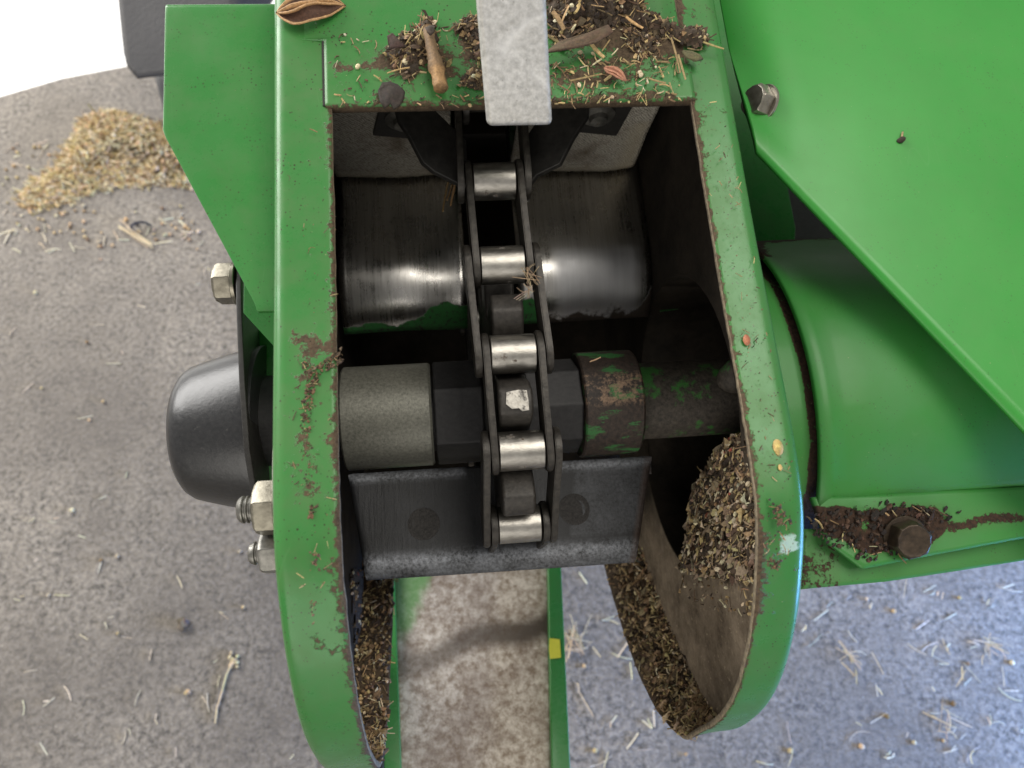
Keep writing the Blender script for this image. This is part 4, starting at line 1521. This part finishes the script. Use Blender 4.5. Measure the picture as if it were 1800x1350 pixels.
# ---- chaff lying in the rounded bottoms of the side pans
def ledge(name, Xw, Xi, i0, n, label, lift=4.0, front_fade=True):
    D = Debris()
    for _ in range(n):
        i = random.uniform(i0, len(A) - 1.01)
        k = int(i); f_ = i - k
        s_ = random.random()
        a_ = np.array(A[k]) * (1 - f_) + np.array(A[k + 1]) * f_
        b_ = np.array(B[k]) * (1 - f_) + np.array(B[k + 1]) * f_
        if Xw < 0:
            b_ = a_ * .9 + b_ * .1
        p2 = a_ * (1 - s_) + b_ * s_
        p = Vector((Xw + (Xi - Xw) * s_, p2[0], p2[1]))
        up2 = Vector((0, .55, .85))
        p += up2 * random.uniform(.6, lift)
        r = random.random()
        if r < .22:
            D.straw(p, (random.gauss(0, 1), random.gauss(0, 1), random.gauss(0, .6)), random.uniform(3, 10), random.uniform(.25, .6), pick([(TAN, 3), (STRAW, 3), (BROWN, 2), (PALE, .5)]))
        elif r < .40:
            D.grain(p, random.uniform(.6, 1.2), pick([(STRAW, 2), (PALE, .6), (TAN, 3)]))
        elif r < .75:
            D.chip(p, random.uniform(1.2, 4.2), pick([(BROWN, 3), (DARK, 1.2 if Xw > 0 else 8), (TAN, 5), ((.50, .38, .23), 9 if Xw > 0 else .5)]), (0, .4, .9))  # paler chips in the right pan carry the light from below in their tint
        else:
            D.crumb(p, random.uniform(.6, 1.6), pick([(BROWN, 4), (DARK, 3), (TAN, 2)]))
    return tag(D.build(name), label, 'chaff', kind='stuff')


ledge('chaff_layer', XR - 2, 79, nF - 3, 2300, 'chaff and husk layer lying in the rounded bottom of the right side pan', 5.0)
ledge('chaff_layer', XL + 2, -67, nF - 8, 1700, 'dark chaff layer lying in the bottom of the left side pan', 4.0)

heap('caked_chaff', [(616, 1000), (640, 1000), (660, 1100), (690, 1380), (640, 1380), (622, 1120)], XL + 3.5, 700, 2.5, 'dark crumbly chaff on the inner left wall', [(BROWN, 3), (DARK, 6), (TAN, 1.5), (RED, .15)], (.6, 2.4), axis=0, straw=.10, grains=.12, nrm=(1, 0, 0), straw_l=(2, 7), px_scale=3.0)
# caked chaff on the right inner wall
ck = heap('caked_chaff', [(1195, 880), (1204, 850), (1228, 800), (1250, 772), (1330, 745), (1345, 1024), (1280, 1022), (1225, 1012), (1190, 1000), (1196, 950)], XR - 4, 2100, 5,
     'thick caked chaff and grain on the inner right wall', [(BROWN, 4), (DARK, 2), ((.30, .22, .145), 6), (STRAW, 2), (PALE, 2.6), (RED, .12)], (.8, 3.8), axis=0, straw=.14, grains=.14, chips=.60, nrm=(-1, 0, 0), straw_l=(3, 10), px_scale=3.2, fallmm=9)

heap('chaff_scatter', [(1222, 900), (1250, 800), (1335, 770), (1345, 1085), (1260, 1075), (1185, 1040), (1205, 985)], XR - 4, 420, 1.2, 'loose chaff thinning out round the caked heap on the inner right wall', [(BROWN, 3), (TAN, 4), (PALE, 2), (DARK, 2)], (.3, 1.7), axis=0, straw=.25, grains=.2, nrm=(-1, 0, 0), straw_l=(2, 9), px_scale=3.2)
for v_ in ck.data.vertices:
    v_.co.x += max(0.0, v_.co.y + .092) * .12
heap('grease_cake', [(1420, 905), (1500, 892), (1560, 880), (1640, 888), (1690, 900), (1640, 935), (1620, 975), (1560, 988), (1510, 985), (1450, 950), (1425, 940)], 69.6, 420, 1.1, 'dark flaking dirt caked round the bolt on the tube lip', [(BLACK, 5), ((.030, .019, .013), 5), ((.085, .046, .030), 3)], (.5, 2.2), straw=.06, grains=0, straw_l=(2, 6), px_scale=3.9, fallmm=4, bodyc=(.018, .013, .010))
# straw wisps caught in the chain and behind the left tab
for (px0, py0, px1, py1, z0, z1, r_) in ((788, 318, 778, 372, 40, 44, .8), (796, 322, 786, 352, 42, 44, .7), (801, 318, 792, 362, 44, 42, .9)):
    D = Debris()
    a_, b_ = at(px0, py0, 2, z0), at(px1, py1, 2, z1)
    D.straw((a_ + b_) / 2, b_ - a_, (b_ - a_).length, r_, vary((.34, .22, .10)), .05, 5)
    tag(D.build('straw'), {788: 'longest straw stub hanging behind the left black tab', 796: 'short straw stub in the middle behind the left black tab', 801: 'straw stub nearest the chain behind the left black tab'}[px0], 'straw', 'straws behind the left tab')
D = Debris()
for k in range(16):
    a_ = at(930 + random.uniform(-8, 10), 470 + random.uniform(0, 40), 2, 80 + random.uniform(-3, 3))
    D.straw(a_, (random.gauss(0, .6), random.gauss(0, 1), random.gauss(0, .3)), random.uniform(5, 12), .17, vary((.34, .25, .16)), .25, 5)
for k in range(3):
    p0, p1 = at(936, 505 + 4 * k, 2, 78), at(903 + 4 * k, 525 + 2 * k, 2, 74)
    D.straw((p0 + p1) / 2, p1 - p0, (p1 - p0).length, .16, vary((.45, .38, .28)), .12, 5)
tag(D.build('fibre_tuft'), 'thin dry plant fibres caught on the right side of the chain', 'fibres')
D = Debris()
a_, b_ = at(1037, 636, 2, 28), at(1056, 628, 2, 28)
D.straw((a_ + b_) / 2, b_ - a_, (b_ - a_).length, .55, (.55, .36, .22), .05, 4)
tag(D.build('straw'), 'tiny pale straw splinter on top of the rusty collar', 'straw')

# ================================================================== GROUND LITTER
def ground_heap():
    D = Debris()
    poly = [(28, 352), (60, 315), (100, 290), (128, 232), (150, 205), (180, 194), (225, 198), (265, 214), (330, 232), (420, 300), (400, 345), (330, 332), (270, 326), (225, 330), (180, 336), (120, 356), (70, 372)]
    for _ in range(4200):
        px, py = sample(poly)
        dep = poly_depth(poly, px, py) / 1.35
        hh = min(1, dep / 45) * 30 * (0.75 + .5 * noise.noise(Vector((px * .03, py * .05, 0))))
        p = ground_at(px, py) * 1000
        p.z += hh * random.uniform(.35, 1) + 1
        r = random.random()
        if r < .50:
            D.straw(p, (random.gauss(0, 1), random.gauss(0, .7), random.gauss(0, .3)), random.uniform(8, 32), random.uniform(.6, 1.5), pick([(STRAW, 4), (PALE, 4), (TAN, 1)]), .15, 2)
        elif r < .72:
            D.grain(p, random.uniform(1.8, 3.4), pick([((.56, .40, .22), 4), (STRAW, 2), (PALE, 3)]), 1.15)
        elif r < .90:
            D.chip(p, random.uniform(2, 6), pick([((.34, .25, .15), 4), (STRAW, 3), (BROWN, .8), (PALE, 3)]))
        else:
            D.crumb(p, random.uniform(1.5, 3.5), pick([(TAN, 3), (BROWN, 1), (STRAW, 2)]))
    return D.build('chaff_pile', machine=False)


tag(ground_heap(), 'low pile of tan chaff and soybeans on the ground by the bracket', 'chaff', kind='stuff')

# loose beans and straws round the pile and under the machine
bean = Debris()
spots = []
pl = [(5, 330), (20, 250), (60, 230), (180, 380), (330, 360), (360, 420), (200, 440), (60, 430), (0, 400)]
for _ in range(90):
    spots.append(sample(pl))
for _ in range(16):
    spots.append(sample([(0, 380), (390, 420), (290, 640), (300, 880), (500, 1000), (560, 1350), (0, 1350)]))
for _ in range(14):
    spots.append(sample([(1010, 1000), (1180, 1320), (1400, 1280), (1440, 1050), (1800, 1010), (1800, 1350), (1010, 1350)]))
for px, py in spots:
    p = ground_at(px, py) * 1000
    p.z += 2
    bean.grain(p, random.uniform(1.6, 3.0), pick([((.50, .36, .20), 4), (PALE, 2), (TAN, 1)]), 1.1)
tag(bean.build('spilled_beans', machine=False, smooth=True), 'small tan beans and seeds scattered over the concrete', 'beans', kind='stuff')

random.seed(21)
def ground_straw(n, poly, label, group, lr=(10, 34), rr=(.6, 1.5)):
    D = Debris()
    for _ in range(n):
        px, py = sample(poly)
        p = ground_at(px, py) * 1000
        p.z += 1.6
        g = random.random() * 6.28
        l = random.uniform(*lr)
        D.straw(p, (math.cos(g), math.sin(g), random.uniform(-.02, .05)), l, random.uniform(*rr), vary((.60, .54, .42), .2), .10, 4, .5)
        if random.random() < .35:
            D.straw(p + Vector((random.uniform(-5, 5), random.uniform(-5, 5), 1)), (math.cos(g + .5), math.sin(g + .5), 0.03), l * .6, .7, vary((.60, .52, .36), .2), .15, 4, .5)
    tag(D.build('straw_litter', machine=False), label, 'straw', kind='stuff')


ground_straw(34, [(10, 240), (60, 220), (100, 270), (30, 340), (60, 400), (250, 400), (340, 370), (370, 430), (120, 450), (0, 440)], 'short pale straw bits lying on concrete around the chaff pile', 'straws round the chaff pile', (8, 26))
ground_straw(40, [(0, 440), (390, 430), (290, 640), (300, 880), (500, 1050), (560, 1340), (0, 1350)], 'short pale straw bits on the concrete left of the housing', 'straws on the left concrete', (5, 18), (.4, 1.0))
ground_straw(46, [(1420, 1050), (1790, 1010), (1800, 1350), (1240, 1350), (1390, 1250)], 'pale dry straw bits on the bluish concrete right of the housing', 'straws on the right concrete', (5, 24), (.35, .9))
ground_straw(16, [(1005, 1010), (1060, 1010), (1170, 1300), (1200, 1350), (1010, 1350)], 'pale dry straw bits on the concrete between door and right flange', 'straws under the opening', (8, 26), (.5, 1.1))
# the tuft beside the door and the bundle with a dark curl
def tuft(px, py, n, r_, label, lr=(14, 34)):
    D = Debris()
    for _ in range(n):
        p = ground_at(px, py) * 1000 + Vector((random.gauss(0, r_), random.gauss(0, r_), random.uniform(2, 9)))
        g = random.random() * 6.28
        D.straw(p, (math.cos(g), math.sin(g), random.gauss(0, .2)), random.uniform(*lr), random.uniform(.3, .8), vary((.56, .46, .31), .2), .25, 4, .6)
    tag(D.build('straw_tuft', machine=False), label, 'straw')


tuft(1008, 1130, 26, 7, 'matted straw tuft on the concrete right of the yellow door mark')
tuft(1740, 1138, 10, 5, 'pale straw knot on the bluish concrete at the far right')
tuft(1492, 1160, 9, 5, 'small straw knot on the bluish concrete right of the flange')
tuft(1660, 1270, 8, 4, 'straw knot with brown core near the lower right corner')
D = Debris()
a_, b_ = ground_at(214, 402) * 1000, ground_at(278, 440) * 1000
for k in range(7):
    off = Vector((random.gauss(0, 3), random.gauss(0, 4), 3 + k))
    D.straw((a_ + b_) / 2 + off, (b_ - a_) + Vector((random.gauss(0, 4), random.gauss(0, 4), 0)), (b_ - a_).length * random.uniform(.6, 1), random.uniform(.8, 1.5), vary((.55, .45, .30)), .05, 4)
tag(D.build('straw_bundle', machine=False), 'flat straw bundle with the dark curl on the ground below the chaff pile', 'straw')
D = Debris()
prev = None
for k in range(9):
    g = math.pi * (.1 + 1.15 * k / 8)
    c_ = ground_at(252 + 17 * math.cos(g), 406 - 9 * math.sin(g)) * 1000 + Vector((0, 0, 8))
    if prev is not None:
        D.straw((c_ + prev) / 2, c_ - prev, (c_ - prev).length * 1.3, 2.2, vary((.03, .032, .045)), 0, 1, 1)
    prev = c_
tag(D.build('hose_scrap', machine=False), 'small dark curled scrap resting on the straw bundle', 'scrap')
p = ground_at(325, 1098) * 1000
D = Debris()
for k in range(5):
    D.crumb(p + Vector((random.gauss(0, 2), random.gauss(0, 2), 4)), 6, vary((.17, .14, .11)))
tag(D.build('pebble', machine=False), 'small brown stone on the concrete left of the housing', 'stone')
D = Debris()
pp = [(412, 1160), (400, 1185), (392, 1215), (383, 1245), (380, 1270)]
for a_, b_ in zip(pp, pp[1:]):
    p0, p1 = ground_at(*a_) * 1000 + Vector((0, 0, 2)), ground_at(*b_) * 1000 + Vector((0, 0, 2))
    D.straw((p0 + p1) / 2, p1 - p0, (p1 - p0).length * 1.1, 1.6, vary((.50, .42, .27), .1), .05, 3)
for k in range(14):
    D.grain(ground_at(412 + random.gauss(0, 8), 1165 + random.gauss(0, 10)) * 1000 + Vector((0, 0, 2)), random.uniform(1.4, 2.6), vary((.55, .45, .28)))
tag(D.build('straw_stalk', machine=False), 'bent pale stalk with seed head on the left concrete near the bottom', 'straw')

for o in bpy.data.objects:
    if '_b' in o.keys():
        del o['_b']
